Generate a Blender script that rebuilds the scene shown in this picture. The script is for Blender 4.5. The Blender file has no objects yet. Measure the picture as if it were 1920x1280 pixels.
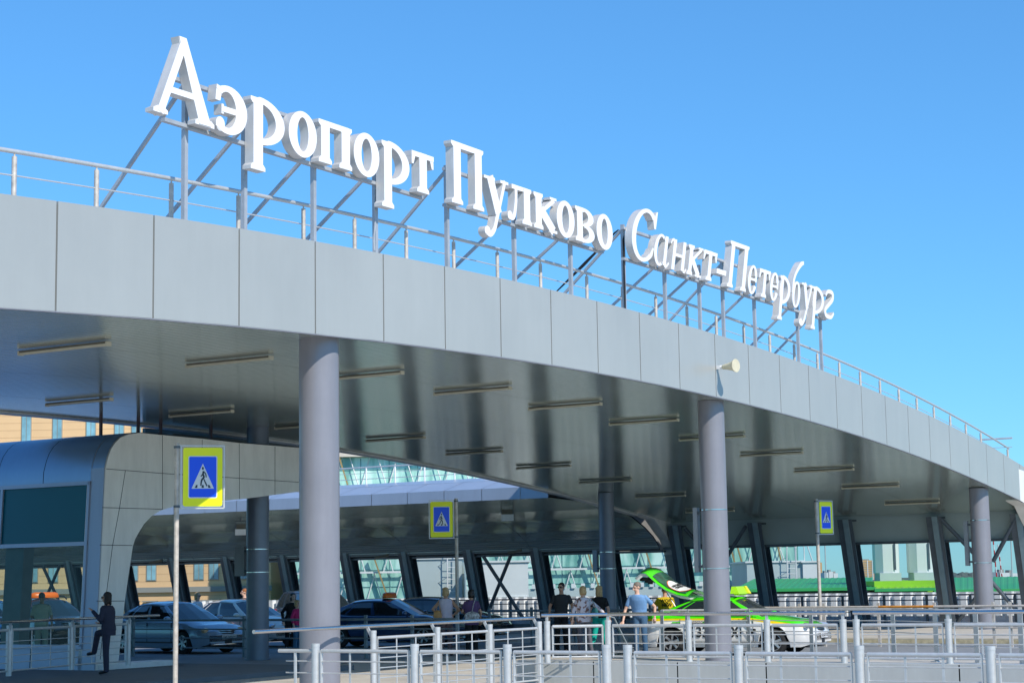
import bpy, bmesh, math, random
from math import sin, cos, pi, radians, sqrt
from mathutils import Vector, Matrix
SC = bpy.context.scene
COL = SC.collection
R = random.Random(7)

# ------------------------------------------------------------------ camera
F = 3400.0; CX = 960.0; CY = 640.0; ROLL = -0.017; PITCH = math.atan(449.6 / F); H = 1.9
AL = radians(31.3)
DX, DY = sin(AL), cos(AL)            # along the canopy (u)
NX, NY = cos(AL), -sin(AL)           # across it, towards the camera side (v)
fwd = Vector((0, cos(PITCH), sin(PITCH))); up0 = Vector((0, -sin(PITCH), cos(PITCH))); rt0 = Vector((1, 0, 0))
rt = cos(ROLL) * rt0 + sin(ROLL) * up0
up = -sin(ROLL) * rt0 + cos(ROLL) * up0
cd = bpy.data.cameras.new('camera'); cam = bpy.data.objects.new('camera', cd); COL.objects.link(cam)
cd.sensor_width = 36; cd.lens = F / 1920 * 36; cd.clip_start = 0.5; cd.clip_end = 12000
cam.matrix_world = Matrix(((rt.x, up.x, -fwd.x, 0), (rt.y, up.y, -fwd.y, 0), (rt.z, up.z, -fwd.z, H), (0, 0, 0, 1)))
SC.camera = cam

# ------------------------------------------------------------------ light
SUN_EL = radians(41); SUN_AZ = radians(35)          # azimuth measured to the right of straight behind the camera
sdir = Vector((sin(SUN_AZ) * cos(SUN_EL), -cos(SUN_AZ) * cos(SUN_EL), sin(SUN_EL)))   # towards the sun
W = bpy.data.worlds.new('World'); SC.world = W; W.use_nodes = True
wn = W.node_tree.nodes; wl = W.node_tree.links; wn.clear()
sky = wn.new('ShaderNodeTexSky'); sky.sky_type = 'NISHITA'; sky.sun_disc = False
sky.sun_elevation = SUN_EL; sky.sun_rotation = math.atan2(sdir.x, sdir.y)
sky.altitude = 0; sky.air_density = 1.1; sky.dust_density = 0.0; sky.ozone_density = 3.0
bg = wn.new('ShaderNodeBackground'); bg.inputs[1].default_value = 0.125
wo = wn.new('ShaderNodeOutputWorld'); hsv = wn.new('ShaderNodeHueSaturation'); hsv.inputs['Saturation'].default_value = 1.0
tn = wn.new('ShaderNodeMix'); tn.data_type = 'RGBA'; tn.blend_type = 'MULTIPLY'; tn.inputs[0].default_value = 1.0; tn.inputs[7].default_value = (.505, 1.13, 1.74, 1)
gm = wn.new('ShaderNodeGamma'); gm.inputs[1].default_value = .75; wl.new(sky.outputs[0], gm.inputs[0]); wl.new(gm.outputs[0], tn.inputs[6]); wl.new(tn.outputs[2], hsv.inputs['Color']); wl.new(hsv.outputs[0], bg.inputs[0]); wl.new(bg.outputs[0], wo.inputs[0])
sl = bpy.data.lights.new('sun', 'SUN'); sl.energy = 3.8; sl.angle = radians(0.53); sl.color = (1.0, 0.93, 0.83)
so = bpy.data.objects.new('sun', sl); COL.objects.link(so)
so.rotation_euler = sdir.to_track_quat('Z', 'Y').to_euler(); so.location = (30, -30, 40)
SC.view_settings.view_transform = 'Standard'; SC.view_settings.look = 'None'
SC.view_settings.exposure = 0.29; SC.view_settings.gamma = 1.0
SC.cycles.max_bounces = 8; SC.cycles.glossy_bounces = 4; SC.cycles.transmission_bounces = 6; SC.cycles.diffuse_bounces = 6
SC.cycles.sample_clamp_indirect = 6.0
SC.cycles.use_denoising = True

# ------------------------------------------------------------------ coordinates
def P(u, v, z=0.0): return Vector((u * DX + v * NX, u * DY + v * NY, z))
def ray(x, y): return fwd + rt * ((x - CX) / F) - up * ((y - CY) / F)
def onz(x, y, z=0.0):
    r = ray(x, y); k = (z - H) / r.z; return Vector((0, 0, H)) + k * r
def onu(x, y, u):
    r = ray(x, y); k = u / (r.x * DX + r.y * DY); p = Vector((0, 0, H)) + k * r
    return (u, p.x * NX + p.y * NY, p.z)
def onv(x, y, v):
    r = ray(x, y); k = v / (r.x * NX + r.y * NY); p = Vector((0, 0, H)) + k * r
    return (p.x * DX + p.y * DY, v, p.z)
def onY(x, y, Y):
    r = ray(x, y); k = Y / r.y; return Vector((0, 0, H)) + k * r
def px(p):
    q = p - Vector((0, 0, H)); d = q.dot(fwd); return CX + F * q.dot(rt) / d
def u_at(x, v, z):
    a, b = 5.0, 75.0
    for _ in range(50):
        m = (a + b) / 2
        if px(P(m, v, z)) < x: a = m
        else: b = m
    return a
def v_at(x, u, z):
    a, b = -110.0, 40.0
    for _ in range(50):
        m = (a + b) / 2
        if px(P(u, m, z)) < x: a = m
        else: b = m
    return a
def zb(u): return 3.7633 + .141099 * u - .0022502 * u * u + 1.769e-6 * u ** 3
def zt(u): return 4.9895 + .172064 * u - .0035103 * u * u + 2.284e-5 * u ** 3 - 1.4e-7 * u ** 4

# ------------------------------------------------------------------ materials
def mat(name, col, rough=.5, metal=0.0, spec=.5, noise=None, bump=None, var=0.0, coat=0.0, emit=None, ior=None):
    """noise=(scale, amount) tints the base colour, bump=(scale, strength)"""
    m = bpy.data.materials.new(name); m.use_nodes = True
    nt = m.node_tree; b = nt.nodes['Principled BSDF']
    b.inputs['Base Color'].default_value = (*col, 1); b.inputs['Roughness'].default_value = rough
    b.inputs['Metallic'].default_value = metal; b.inputs['Specular IOR Level'].default_value = spec
    if coat: b.inputs['Coat Weight'].default_value = coat; b.inputs['Coat Roughness'].default_value = .05
    tc = nt.nodes.new('ShaderNodeTexCoord')
    if noise:
        n = nt.nodes.new('ShaderNodeTexNoise'); n.inputs['Scale'].default_value = noise[0]; n.inputs['Detail'].default_value = 6
        n.inputs['Roughness'].default_value = .6
        nt.links.new(tc.outputs['Object'], n.inputs['Vector'])
        r = nt.nodes.new('ShaderNodeValToRGB'); r.color_ramp.elements[0].position = .3; r.color_ramp.elements[1].position = .7
        a = noise[1]
        r.color_ramp.elements[0].color = (*[c * (1 - a) for c in col], 1); r.color_ramp.elements[1].color = (*[min(1, c * (1 + a)) for c in col], 1)
        nt.links.new(n.outputs[0], r.inputs[0]); nt.links.new(r.outputs[0], b.inputs['Base Color'])
        mr = nt.nodes.new('ShaderNodeMapRange'); mr.inputs[3].default_value = max(0, rough * .85); mr.inputs[4].default_value = min(1, rough * 1.2)
        nt.links.new(n.outputs[0], mr.inputs[0]); nt.links.new(mr.outputs[0], b.inputs['Roughness'])
    if bump:
        n2 = nt.nodes.new('ShaderNodeTexNoise'); n2.inputs['Scale'].default_value = bump[0]; n2.inputs['Detail'].default_value = 4
        nt.links.new(tc.outputs['Object'], n2.inputs['Vector'])
        bp = nt.nodes.new('ShaderNodeBump'); bp.inputs['Strength'].default_value = bump[1]; bp.inputs['Distance'].default_value = .02
        nt.links.new(n2.outputs[0], bp.inputs['Height']); nt.links.new(bp.outputs[0], b.inputs['Normal'])
    if emit: b.inputs['Emission Color'].default_value = (*emit[0], 1); b.inputs['Emission Strength'].default_value = emit[1]
    return m
def glass(name, tint, rough=.0, refl=.9):
    """thin pane: tinted see-through with mirror reflection by angle"""
    m = bpy.data.materials.new(name); m.use_nodes = True; nt = m.node_tree; nt.nodes.clear()
    o = nt.nodes.new('ShaderNodeOutputMaterial'); t = nt.nodes.new('ShaderNodeBsdfTransparent'); g = nt.nodes.new('ShaderNodeBsdfGlossy')
    t.inputs[0].default_value = (*tint, 1); g.inputs['Roughness'].default_value = rough; g.inputs[0].default_value = (refl, refl, refl, 1)
    lw = nt.nodes.new('ShaderNodeLayerWeight'); lw.inputs[0].default_value = .5; pw = nt.nodes.new('ShaderNodeMath'); pw.operation = 'POWER'; pw.inputs[1].default_value = 5; nt.links.new(lw.outputs['Facing'], pw.inputs[0]); f = nt.nodes.new('ShaderNodeMath'); f.operation = 'MULTIPLY_ADD'; f.inputs[1].default_value = .92; f.inputs[2].default_value = .06; nt.links.new(pw.outputs[0], f.inputs[0])
    mx = nt.nodes.new('ShaderNodeMixShader'); nt.links.new(f.outputs[0], mx.inputs[0]); nt.links.new(t.outputs[0], mx.inputs[1]); nt.links.new(g.outputs[0], mx.inputs[2])
    nt.links.new(mx.outputs[0], o.inputs[0]); return m

M = {}
M['fascia'] = mat('fascia_paint', (.41, .425, .405), .32, .15, .5, noise=(.35, .05))
M['fascia2'] = mat('fascia_blue_paint', (.34, .40, .50), .35, .2, .5, noise=(.35, .05))
M['shell'] = mat('shelter_roof_metal', (.26, .38, .52), .38, .6, .5, noise=(.5, .05))  # blue of the reflected sky is put into the base colour
M['portal'] = mat('portal_panel', (.80, .80, .76), .42, .05, .5, noise=(.6, .06))
M['soffit'] = mat('soffit_slats', (.62, .69, .64), .14, .72, .5, noise=(.3, .06), bump=(4, .09))
M['soffit_dark'] = mat('soffit_slats_inner', (.60, .66, .62), .18, .7, .5, noise=(.3, .06), bump=(4, .09))
M['dark'] = mat('dark_gap', (.02, .02, .022), .8)
M['roofing'] = mat('roof_membrane', (.50, .50, .49), .8, noise=(2, .12))
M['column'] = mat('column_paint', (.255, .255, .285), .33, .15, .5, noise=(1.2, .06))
M['column_shaded'] = mat('column_paint_shaded', (.17, .20, .25), .38, .2, .5, noise=(2, .10))  # column paint darkened, the canopy's shade is in the colour
M['beam'] = mat('beam_paint', (.095, .12, .145), .35, .1, .5, noise=(2, .2))
M['beam_light'] = mat('beam_flange_paint', (.20, .29, .33), .4, .1, noise=(2, .15))
M['band'] = mat('upper_band_paint', (.34, .42, .42), .5, 0, noise=(1, .06))
M['letter'] = mat('letter_face', (.88, .88, .88), .3, noise=(1.5, .03))
M['letter_side'] = mat('letter_return', (.66, .64, .61), .4, .2, noise=(2.5, .07))
M['sign_steel'] = mat('sign_frame_paint', (.42, .45, .48), .5, .3, noise=(4, .12))
M['galv'] = mat('galvanised_steel', (.58, .59, .58), .42, .4, noise=(9, .08), bump=(30, .05))
M['galv_warm'] = mat('weathered_post', (.55, .50, .44), .55, .3, noise=(10, .22))
M['steel_shade'] = mat('shaded_barrier_steel', (.22, .27, .30), .5, .3, noise=(6, .15))  # dark grey holds the shade that falls on the barriers
M['stainless'] = mat('stainless_tube', (.62, .60, .60), .15, 1.0, noise=(5, .05))
M['rust'] = mat('rusty_orange_paint', (.55, .22, .03), .6, noise=(9, .25))
M['paving'] = mat('light_paving', (.48, .445, .39), .85, noise=(.8, .12), bump=(40, .3))
M['asphalt'] = mat('asphalt', (.23, .24, .25), .75, noise=(3, .22), bump=(60, .4))
M['kerb'] = mat('kerb_concrete', (.36, .34, .31), .85, noise=(5, .2))
M['kerb_yellow'] = mat('worn_yellow_paint', (.46, .40, .26), .8, noise=(7, .3))
M['parapet'] = mat('parapet_panel', (.47, .48, .46), .45, .1, noise=(.8, .05))
M['blue_strip'] = mat('sky_reflection_blue', (.08, .34, .75), .3, .1, noise=(1.5, .2))  # blue stands for sky reflected in the low wall
M['white_sheet'] = mat('white_profiled_sheet', (.80, .82, .82), .45, noise=(3, .05))
M['lamp_body'] = mat('lamp_housing', (.13, .12, .09), .5, .2, noise=(8, .2))
M['lamp_tube'] = mat('lamp_diffuser', (.55, .52, .41), .4, noise=(6, .12))
M['horn'] = mat('cream_horn', (.64, .59, .42), .5, noise=(8, .08))
M['yellow'] = mat('sign_yellow', (.90, 1.0, .0), .4, noise=(3, .02))
M['blue'] = mat('sign_blue', (.0, .09, .95), .35)
M['signwhite'] = mat('sign_white', (.70, .76, .80), .4)
M['signdark'] = mat('sign_symbol', (.02, .04, .06), .5)
M['white'] = mat('white_paint', (.78, .78, .76), .4, noise=(4, .06))
M['rubber'] = mat('tyre_rubber', (.02, .02, .02), .8, noise=(20, .3))
M['rim'] = mat('alloy_rim', (.55, .56, .58), .3, .7)
M['blackplastic'] = mat('black_plastic', (.015, .015, .017), .5)
M['chrome'] = mat('chrome_trim', (.6, .6, .6), .15, 1)
M['carglass'] = mat('car_glass', (.012, .02, .024), .04, 0, 1.0, coat=.5)
M['lamp_glass'] = mat('headlamp_glass', (.55, .60, .66), .08, .6)
M['amber'] = mat('amber_lens', (.8, .35, .05), .2)
M['red'] = mat('red_lens', (.5, .01, .02), .2)
M['plate'] = mat('plate_white', (.75, .75, .75), .4)
M['ink'] = mat('black_ink', (.01, .01, .01), .5)
M['orange'] = mat('orange_plastic', (.85, .16, .01), .35)
M['teal_glass'] = mat('back_painted_teal_glass', (.0, .10, .135), .25, 0, .3)
M['pane'] = glass('tinted_window_glass', (.72, .75, .76), refl=.45)
M['shelter_pane'] = glass('shelter_glass', (.64, .78, .72), refl=.30)

def weather(m, amt=.05, stretch=.15, sc=2.5, bump=.10, bs=.7):
    """rain streaks running down the panels and slight buckling"""
    nt = m.node_tree; b = nt.nodes['Principled BSDF']; src = b.inputs['Base Color'].links[0].from_socket
    tc = nt.nodes.new('ShaderNodeTexCoord'); mp = nt.nodes.new('ShaderNodeMapping'); mp.inputs['Scale'].default_value = (1, 1, stretch)
    n = nt.nodes.new('ShaderNodeTexNoise'); n.inputs['Scale'].default_value = sc; n.inputs['Detail'].default_value = 9; n.inputs['Roughness'].default_value = .7
    nt.links.new(tc.outputs['Object'], mp.inputs[0]); nt.links.new(mp.outputs[0], n.inputs[0])
    r = nt.nodes.new('ShaderNodeMapRange'); r.inputs[1].default_value = .35; r.inputs[2].default_value = .65; r.inputs[3].default_value = 1 - amt; r.inputs[4].default_value = 1 + amt * .3
    nt.links.new(n.outputs[0], r.inputs[0])
    mx = nt.nodes.new('ShaderNodeMix'); mx.data_type = 'RGBA'; mx.blend_type = 'MULTIPLY'; mx.inputs[0].default_value = 1
    nt.links.new(src, mx.inputs[6]); nt.links.new(r.outputs[0], mx.inputs[7]); nt.links.new(mx.outputs[2], b.inputs['Base Color'])
    n2 = nt.nodes.new('ShaderNodeTexNoise'); n2.inputs['Scale'].default_value = bs; n2.inputs['Detail'].default_value = 1; nt.links.new(tc.outputs['Object'], n2.inputs[0])
    bp = nt.nodes.new('ShaderNodeBump'); bp.inputs['Strength'].default_value = bump; bp.inputs['Distance'].default_value = .05; nt.links.new(n2.outputs[0], bp.inputs['Height']); nt.links.new(bp.outputs[0], b.inputs['Normal'])
weather(M['fascia'], .03); weather(M['fascia2'], .06); weather(M['portal'], .09, .2, 4); weather(M['parapet'], .08, .2, 4); weather(M['column'], .07, .12, 5, .03); weather(M['letter_side'], .10, .3, 6, .02); weather(M['tan'] if 'tan' in M else M['shell'], .05)

# ------------------------------------------------------------------ mesh builder
class MB:
    def __init__(s): s.v = []; s.f = []; s.m = []; s.mi = 0
    def add(s, vs, fs):
        n = len(s.v); s.v += [Vector(a) for a in vs]
        for f in fs: s.f.append([i + n for i in f]); s.m.append(s.mi)
        return s
    def hexa(s, a):   # 8 corners: bottom 4 (ccw), top 4
        return s.add(a, [(3, 2, 1, 0), (4, 5, 6, 7), (0, 1, 5, 4), (1, 2, 6, 5), (2, 3, 7, 6), (3, 0, 4, 7)])
    def box(s, c, size, rz=0.0):
        hx, hy, hz = size[0] / 2, size[1] / 2, size[2] / 2; c = Vector(c); cr, sr = cos(rz), sin(rz)
        pts = []
        for z in (-hz, hz):
            for x, y in ((-hx, -hy), (hx, -hy), (hx, hy), (-hx, hy)):
                pts.append(c + Vector((x * cr - y * sr, x * sr + y * cr, z)))
        return s.hexa(pts)
    def ubox(s, u0, u1, v0, v1, z0, z1):   # aligned with the canopy grid
        a = [P(u0, v1, z0), P(u1, v1, z0), P(u1, v0, z0), P(u0, v0, z0)]; a += [Vector((p.x, p.y, z1)) for p in a]
        a = [a[3], a[2], a[1], a[0], a[7], a[6], a[5], a[4]]
        a = a[::-1] if False else a
        return s.add(a, [(0, 1, 2, 3), (7, 6, 5, 4), (4, 5, 1, 0), (5, 6, 2, 1), (6, 7, 3, 2), (7, 4, 0, 3)])
    def bar(s, p0, p1, w, h, upv=Vector((0, 0, 1))):
        p0 = Vector(p0); p1 = Vector(p1); d = (p1 - p0).normalized(); x = d.cross(upv)
        if x.length < 1e-4: x = d.cross(Vector((NX, NY, 0)))
        x.normalize(); y = x.cross(d)
        q = [p0 - x * w / 2 - y * h / 2, p0 + x * w / 2 - y * h / 2, p0 + x * w / 2 + y * h / 2, p0 - x * w / 2 + y * h / 2]
        q += [a + (p1 - p0) for a in q]
        return s.add(q, [(0, 1, 2, 3), (7, 6, 5, 4), (4, 5, 1, 0), (5, 6, 2, 1), (6, 7, 3, 2), (7, 4, 0, 3)])
    def cyl(s, p0, p1, r0, r1=None, n=12, cap=True):
        r1 = r0 if r1 is None else r1; p0 = Vector(p0); p1 = Vector(p1); d = (p1 - p0).normalized()
        x = d.orthogonal().normalized(); y = d.cross(x); vs = []; fs = []
        for p, r in ((p0, r0), (p1, r1)):
            for i in range(n): a = 2 * pi * i / n; vs.append(p + x * cos(a) * r + y * sin(a) * r)
        for i in range(n): j = (i + 1) % n; fs.append((i, j, n + j, n + i))
        if cap: fs += [tuple(range(n))[::-1], tuple(range(n, 2 * n))]
        return s.add(vs, fs)
    def tube(s, pts, r, n=10, cap=True):
        pts = [Vector(p) for p in pts]; rs = r if isinstance(r, (list, tuple)) else [r] * len(pts)
        vs = []; fs = []; x = None
        for i, p in enumerate(pts):
            d = (pts[min(i + 1, len(pts) - 1)] - pts[max(i - 1, 0)]).normalized()
            if x is None: x = d.orthogonal().normalized()
            x = (x - d * x.dot(d)).normalized(); y = d.cross(x)
            for k in range(n): a = 2 * pi * k / n; vs.append(p + (x * cos(a) + y * sin(a)) * rs[i])
        for i in range(len(pts) - 1):
            for k in range(n): j = (k + 1) % n; fs.append((i * n + k, i * n + j, (i + 1) * n + j, (i + 1) * n + k))
        if cap: fs += [tuple(range(n))[::-1], tuple(range((len(pts) - 1) * n, len(pts) * n))]
        return s.add(vs, fs)
    def ell(s, c, r, nu=14, nv=10, rot=None):
        c = Vector(c); vs = []; fs = []
        rot = rot or Matrix.Identity(3)
        for i in range(1, nv):
            t = pi * i / nv
            for k in range(nu): a = 2 * pi * k / nu; vs.append(c + rot @ Vector((r[0] * sin(t) * cos(a), r[1] * sin(t) * sin(a), r[2] * cos(t))))
        n = len(vs); vs += [c + rot @ Vector((0, 0, r[2])), c - rot @ Vector((0, 0, r[2]))]
        for i in range(nv - 2):
            for k in range(nu): j = (k + 1) % nu; fs.append((i * nu + k, (i + 1) * nu + k, (i + 1) * nu + j, i * nu + j))
        for k in range(nu): j = (k + 1) % nu; fs.append((n, k, j)); fs.append((n + 1, (nv - 2) * nu + j, (nv - 2) * nu + k))
        return s.add(vs, fs)
    def capsule(s, p0, p1, r0, r1, n=12):
        p0 = Vector(p0); p1 = Vector(p1); d = (p1 - p0).normalized(); pts = []; rs = []
        for k in range(4): a = pi / 2 * (k + .3) / 4.3; pts.append(p0 - d * r0 * cos(a)); rs.append(r0 * sin(a))
        pts += [p0, p1]; rs += [r0, r1]
        for k in range(3, -1, -1): a = pi / 2 * (k + .3) / 4.3; pts.append(p1 + d * r1 * cos(a)); rs.append(r1 * sin(a))
        return s.tube(pts, rs, n)
    def rings(s, secs, n=16):   # secs: (cx,cy,cz,rx,ry[,axis]) horizontal elliptical rings, closed
        vs = []; fs = []
        for (x, y, z, rx, ry) in secs:
            for k in range(n): a = 2 * pi * k / n; vs.append((x + rx * cos(a), y + ry * sin(a), z))
        for i in range(len(secs) - 1):
            for k in range(n): j = (k + 1) % n; fs.append((i * n + k, i * n + j, (i + 1) * n + j, (i + 1) * n + k))
        fs += [tuple(range(n))[::-1], tuple(range((len(secs) - 1) * n, len(secs) * n))]
        return s.add(vs, fs)
    def prism(s, poly, o, ax, ay, az, d0, d1):   # 2D polygon in (ax, ay), extruded along az from d0 to d1
        n = len(poly); o = Vector(o)
        a = [o + ax * p[0] + ay * p[1] + az * d1 for p in poly]; b = [o + ax * p[0] + ay * p[1] + az * d0 for p in poly]
        fs = [tuple(range(n)), tuple(range(2 * n - 1, n - 1, -1))]
        k = len(s.f)
        s.add(a + b, fs + [(i, n + i, n + (i + 1) % n, (i + 1) % n) for i in range(n)])
        return k
    def grid(s, rows, closed=False):
        nr = len(rows); nc = len(rows[0]); fs = []
        for i in range(nr - 1):
            for j in range(nc - (0 if closed else 1)): k = (j + 1) % nc; fs.append((i * nc + j, i * nc + k, (i + 1) * nc + k, (i + 1) * nc + j))
        return s.add([p for r in rows for p in r], fs)
    def build(s, name, mats, parent=None, smooth=False, flat_angle=None):
        me = bpy.data.meshes.new(name)
        off = Vector((0, 0, 0)); Rm = None
        vs = s.v
        top_ = parent
        while top_ is not None and top_.parent is not None: top_ = top_.parent
        if parent is not None and not top_.get('_local', False):
            r = parent
            chain = []
            while r is not None: chain.append(r); r = r.parent
            off = Vector((0, 0, 0))
            for c in chain: off += Vector(c.location)
            vs = [p - off for p in vs]
        me.from_pydata([tuple(p) for p in vs], [], s.f)
        if not isinstance(mats, (list, tuple)): mats = [mats]
        for m in mats: me.materials.append(m)
        if len(mats) > 1: me.polygons.foreach_set('material_index', s.m)
        me.validate()
        bm = bmesh.new(); bm.from_mesh(me); bmesh.ops.recalc_face_normals(bm, faces=bm.faces); bm.to_mesh(me); bm.free()
        if smooth:
            me.polygons.foreach_set('use_smooth', [True] * len(me.polygons))
            try: me.set_sharp_from_angle(angle=radians(flat_angle or 40))
            except Exception: pass
        me.update()
        o = bpy.data.objects.new(name, me); COL.objects.link(o)
        if parent is not None: o.parent = parent
        return o
def tag(o, label=None, cat=None, group=None, kind=None):
    if label: o['label'] = label
    if cat: o['category'] = cat
    if group: o['group'] = group
    if kind: o['kind'] = kind
    return o
def thing(name, loc, label, cat, group=None, rz=0.0, local=False):
    o = bpy.data.objects.new(name, None); COL.objects.link(o); o.location = loc; o.empty_display_size = .3
    tag(o, label, cat, group)
    if local: o['_local'] = True; o.rotation_euler = (0, 0, rz)
    return o
def copy_tree(o, parent=None):
    c = o.copy(); COL.objects.link(c); c.parent = parent
    for ch in list(o.children): copy_tree(ch, c)
    return c
# ================================================================== SETTING
def sheet(name, pts, m, label, cat='ground'):
    b = MB(); b.add(pts, [tuple(range(len(pts)))]); o = b.build(name, m); tag(o, label, cat, kind='structure'); return o
sheet('terrain', [(-6000, -200, -7), (6000, -200, -7), (6000, 6000, -7), (-6000, 6000, -7)], mat('terrain_soil', (.12, .15, .09), .9, noise=(.02, .3)), 'flat green and grey land stretching to the horizon')
sheet('pavement', [P(-70, 90), P(66.6, 90), P(66.6, -110), P(-70, -110)], M['paving'], 'light beige paving under and in front of the canopy')  # unseen part enlarged to bounce sunlight up under the canopy
# road: asphalt lanes crossing under the canopy, a narrow one behind them
sheet('road', [P(40.2, 20, .004), P(49.2, 20, .004), P(49.2, -110, .004), P(40.2, -110, .004)], M['asphalt'], 'grey asphalt taxi lane running across under the canopy', 'road')
sheet('road', [P(57.5, -27, .004), P(65.0, -27, .004), P(65.0, -110, .004), P(57.5, -110, .004)], M['asphalt'], 'far asphalt lane beside the inclined columns', 'road')
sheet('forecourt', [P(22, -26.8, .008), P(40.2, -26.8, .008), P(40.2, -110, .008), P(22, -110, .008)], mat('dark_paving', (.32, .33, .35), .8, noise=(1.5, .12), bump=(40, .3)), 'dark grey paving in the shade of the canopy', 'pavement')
b = MB(); b.ubox(49.2, 49.45, -26, 20, 0, .15); o = b.build('kerb', M['kerb']); tag(o, 'grey concrete kerb along the far side of the taxi lane', 'kerb', kind='structure')
b = MB(); b.ubox(49.19, 49.2, -24, 5, .02, .13); b.ubox(49.2, 49.4, -24, 5, .15, .154); o = b.build('kerb_marking', M['kerb_yellow']); tag(o, 'worn yellow paint on the kerb', 'marking', kind='structure')
b = MB(); b.ubox(49.45, 57.4, -26, 20, .10, .14); o = b.build('traffic_island', M['paving']); tag(o, 'raised beige pavement between the lanes', 'pavement', kind='structure')

# ================================================================== FRONT CANOPY
V0 = -17.4; VB = -32.2; UE = 64.0; PIT = 1.8613; U0 = 17.06
can = thing('arched_canopy', P(43, V0, 0), 'long arched grey metal canopy carrying the white lettering', 'canopy')
def fascia(v, out, us, name, m, par, skipzt=False):
    b = MB(); g = .017
    for a, c in zip(us[:-1], us[1:]):
        n = 2
        for k in range(n):
            p = a + (c - a) * k / n + (g if k == 0 else 0); q = a + (c - a) * (k + 1) / n - (g if k == n - 1 else 0)
            vi = v - .05 * out
            b.add([P(p, v, zb(p)), P(q, v, zb(q)), P(q, v, zt(q)), P(p, v, zt(p)), P(p, vi, zb(p)), P(q, vi, zb(q)), P(q, vi, zt(q)), P(p, vi, zt(p))],
                  [(0, 1, 2, 3), (7, 6, 5, 4), (4, 5, 1, 0), (3, 2, 6, 7), (0, 3, 7, 4), (1, 5, 6, 2)])
    return b.build(name, m, par)
us = [U0 + PIT * k for k in range(-5, 25)] + [UE - .15]
fascia(V0, 1, us, 'front_fascia', M['fascia'], can)
fascia(VB, -1, us, 'back_fascia', M['fascia'], can)
b = MB()   # backing behind the gaps + roof deck
rows = []
for k in range(60):
    u = 7.7 + (UE - 7.8) * k / 59
    rows.append([P(u, V0 - .055, zb(u) + .03), P(u, V0 - .055, zt(u) - .03), P(u, V0 - .6, zt(u) - .02), P(u, VB + .6, zt(u) - .02), P(u, VB + .055, zt(u) - .03), P(u, VB + .055, zb(u) + .03)])
b.grid(rows); b.build('roof_deck', M['roofing'], can)
# slatted soffit: real grooves
def slats(name, prof, v0, v1, m, par, pitch=.19, groove=.03, depth=.02, seams=()):
    """prof: list of (u, z) along the section; slats run along v"""
    # resample by arc length
    L = [0]
    for a, c in zip(prof[:-1], prof[1:]): L.append(L[-1] + math.hypot(c[0] - a[0], c[1] - a[1]))
    def at(s):
        s = max(0, min(L[-1], s))
        for i in range(len(L) - 1):
            if s <= L[i + 1] + 1e-9: break
        t = (s - L[i]) / max(1e-9, L[i + 1] - L[i]); a, c = prof[i], prof[i + 1]
        return (a[0] + (c[0] - a[0]) * t, a[1] + (c[1] - a[1]) * t, (c[0] - a[0]), (c[1] - a[1]))
    b = MB(); n = int(L[-1] / pitch); pts = []
    for k in range(n):
        for s, d in ((k * pitch, 0), ((k + 1) * pitch - groove, 0), ((k + 1) * pitch - groove + .001, depth), ((k + 1) * pitch - .001, depth)):
            u, z, du, dz = at(s); l = math.hypot(du, dz); pts.append((u - dz / l * d, z + du / l * d))
    vs_ = [v0] + sorted(seams) + [v1]
    for a, c in zip(vs_[:-1], vs_[1:]):
        rows = [[P(u, a + (.008 if a != v0 else 0), z) for u, z in pts], [P(u, c - (.008 if c != v1 else 0), z) for u, z in pts]]
        b.grid(rows)
    return b.build(name, m, par)
prof = [(7.8 + (UE - 7.8) * k / 80, zb(7.8 + (UE - 7.8) * k / 80) + .02) for k in range(81)]
slats('soffit', prof, VB + .06, V0 - .06, M['soffit'], can, seams=(-29.2, -25.2, -21.2))
b = MB(); rows = []
for k in range(60):
    u = 7.8 + (UE - 7.9) * k / 59; rows.append([P(u, VB + .06, zb(u) + .06), P(u, V0 - .06, zb(u) + .06)])
b.grid(rows); b.build('soffit_backing', M['dark'], can)
b = MB()   # edge trims under both fascias
for v in (V0 - .06, VB + .0):
    rows = []
    for k in range(70):
        u = 7.8 + (UE - 8.0) * k / 69; z = zb(u)
        rows.append([P(u, v, z - .012), P(u, v, z + .008), P(u, v + .06, z + .008), P(u, v + .06, z - .012)])
    b.grid(rows, closed=True)
b.build('edge_trim', M['column'], can)
b = MB(); rows = []
for k in range(70):
    u = 7.8 + (61.6 - 7.8) * k / 69; z = zb(u); rows.append([P(u, VB - .01, z - .05), P(u, VB + .20, z - .03), P(u, VB + .20, z + .015), P(u, VB - .01, z + .015)])
b.grid(rows, closed=True); b.build('back_edge_strip', M['portal'], can)
ua_, ub_ = u_at(272, VB - 1.0, 5.6), u_at(600, VB - 1.0, 5.4)
b = MB(); b.ubox(ua_, ub_, VB - 1.1, VB - 1.0, 4.95, zb(ub_) + .3); b.ubox(ua_, ub_, VB - 1.0, VB - .05, zb(ub_) + .02, zb(ub_) + .1); b.build('rear_valance', mat('valance_dark', (.10, .12, .11), .6), can)
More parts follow.
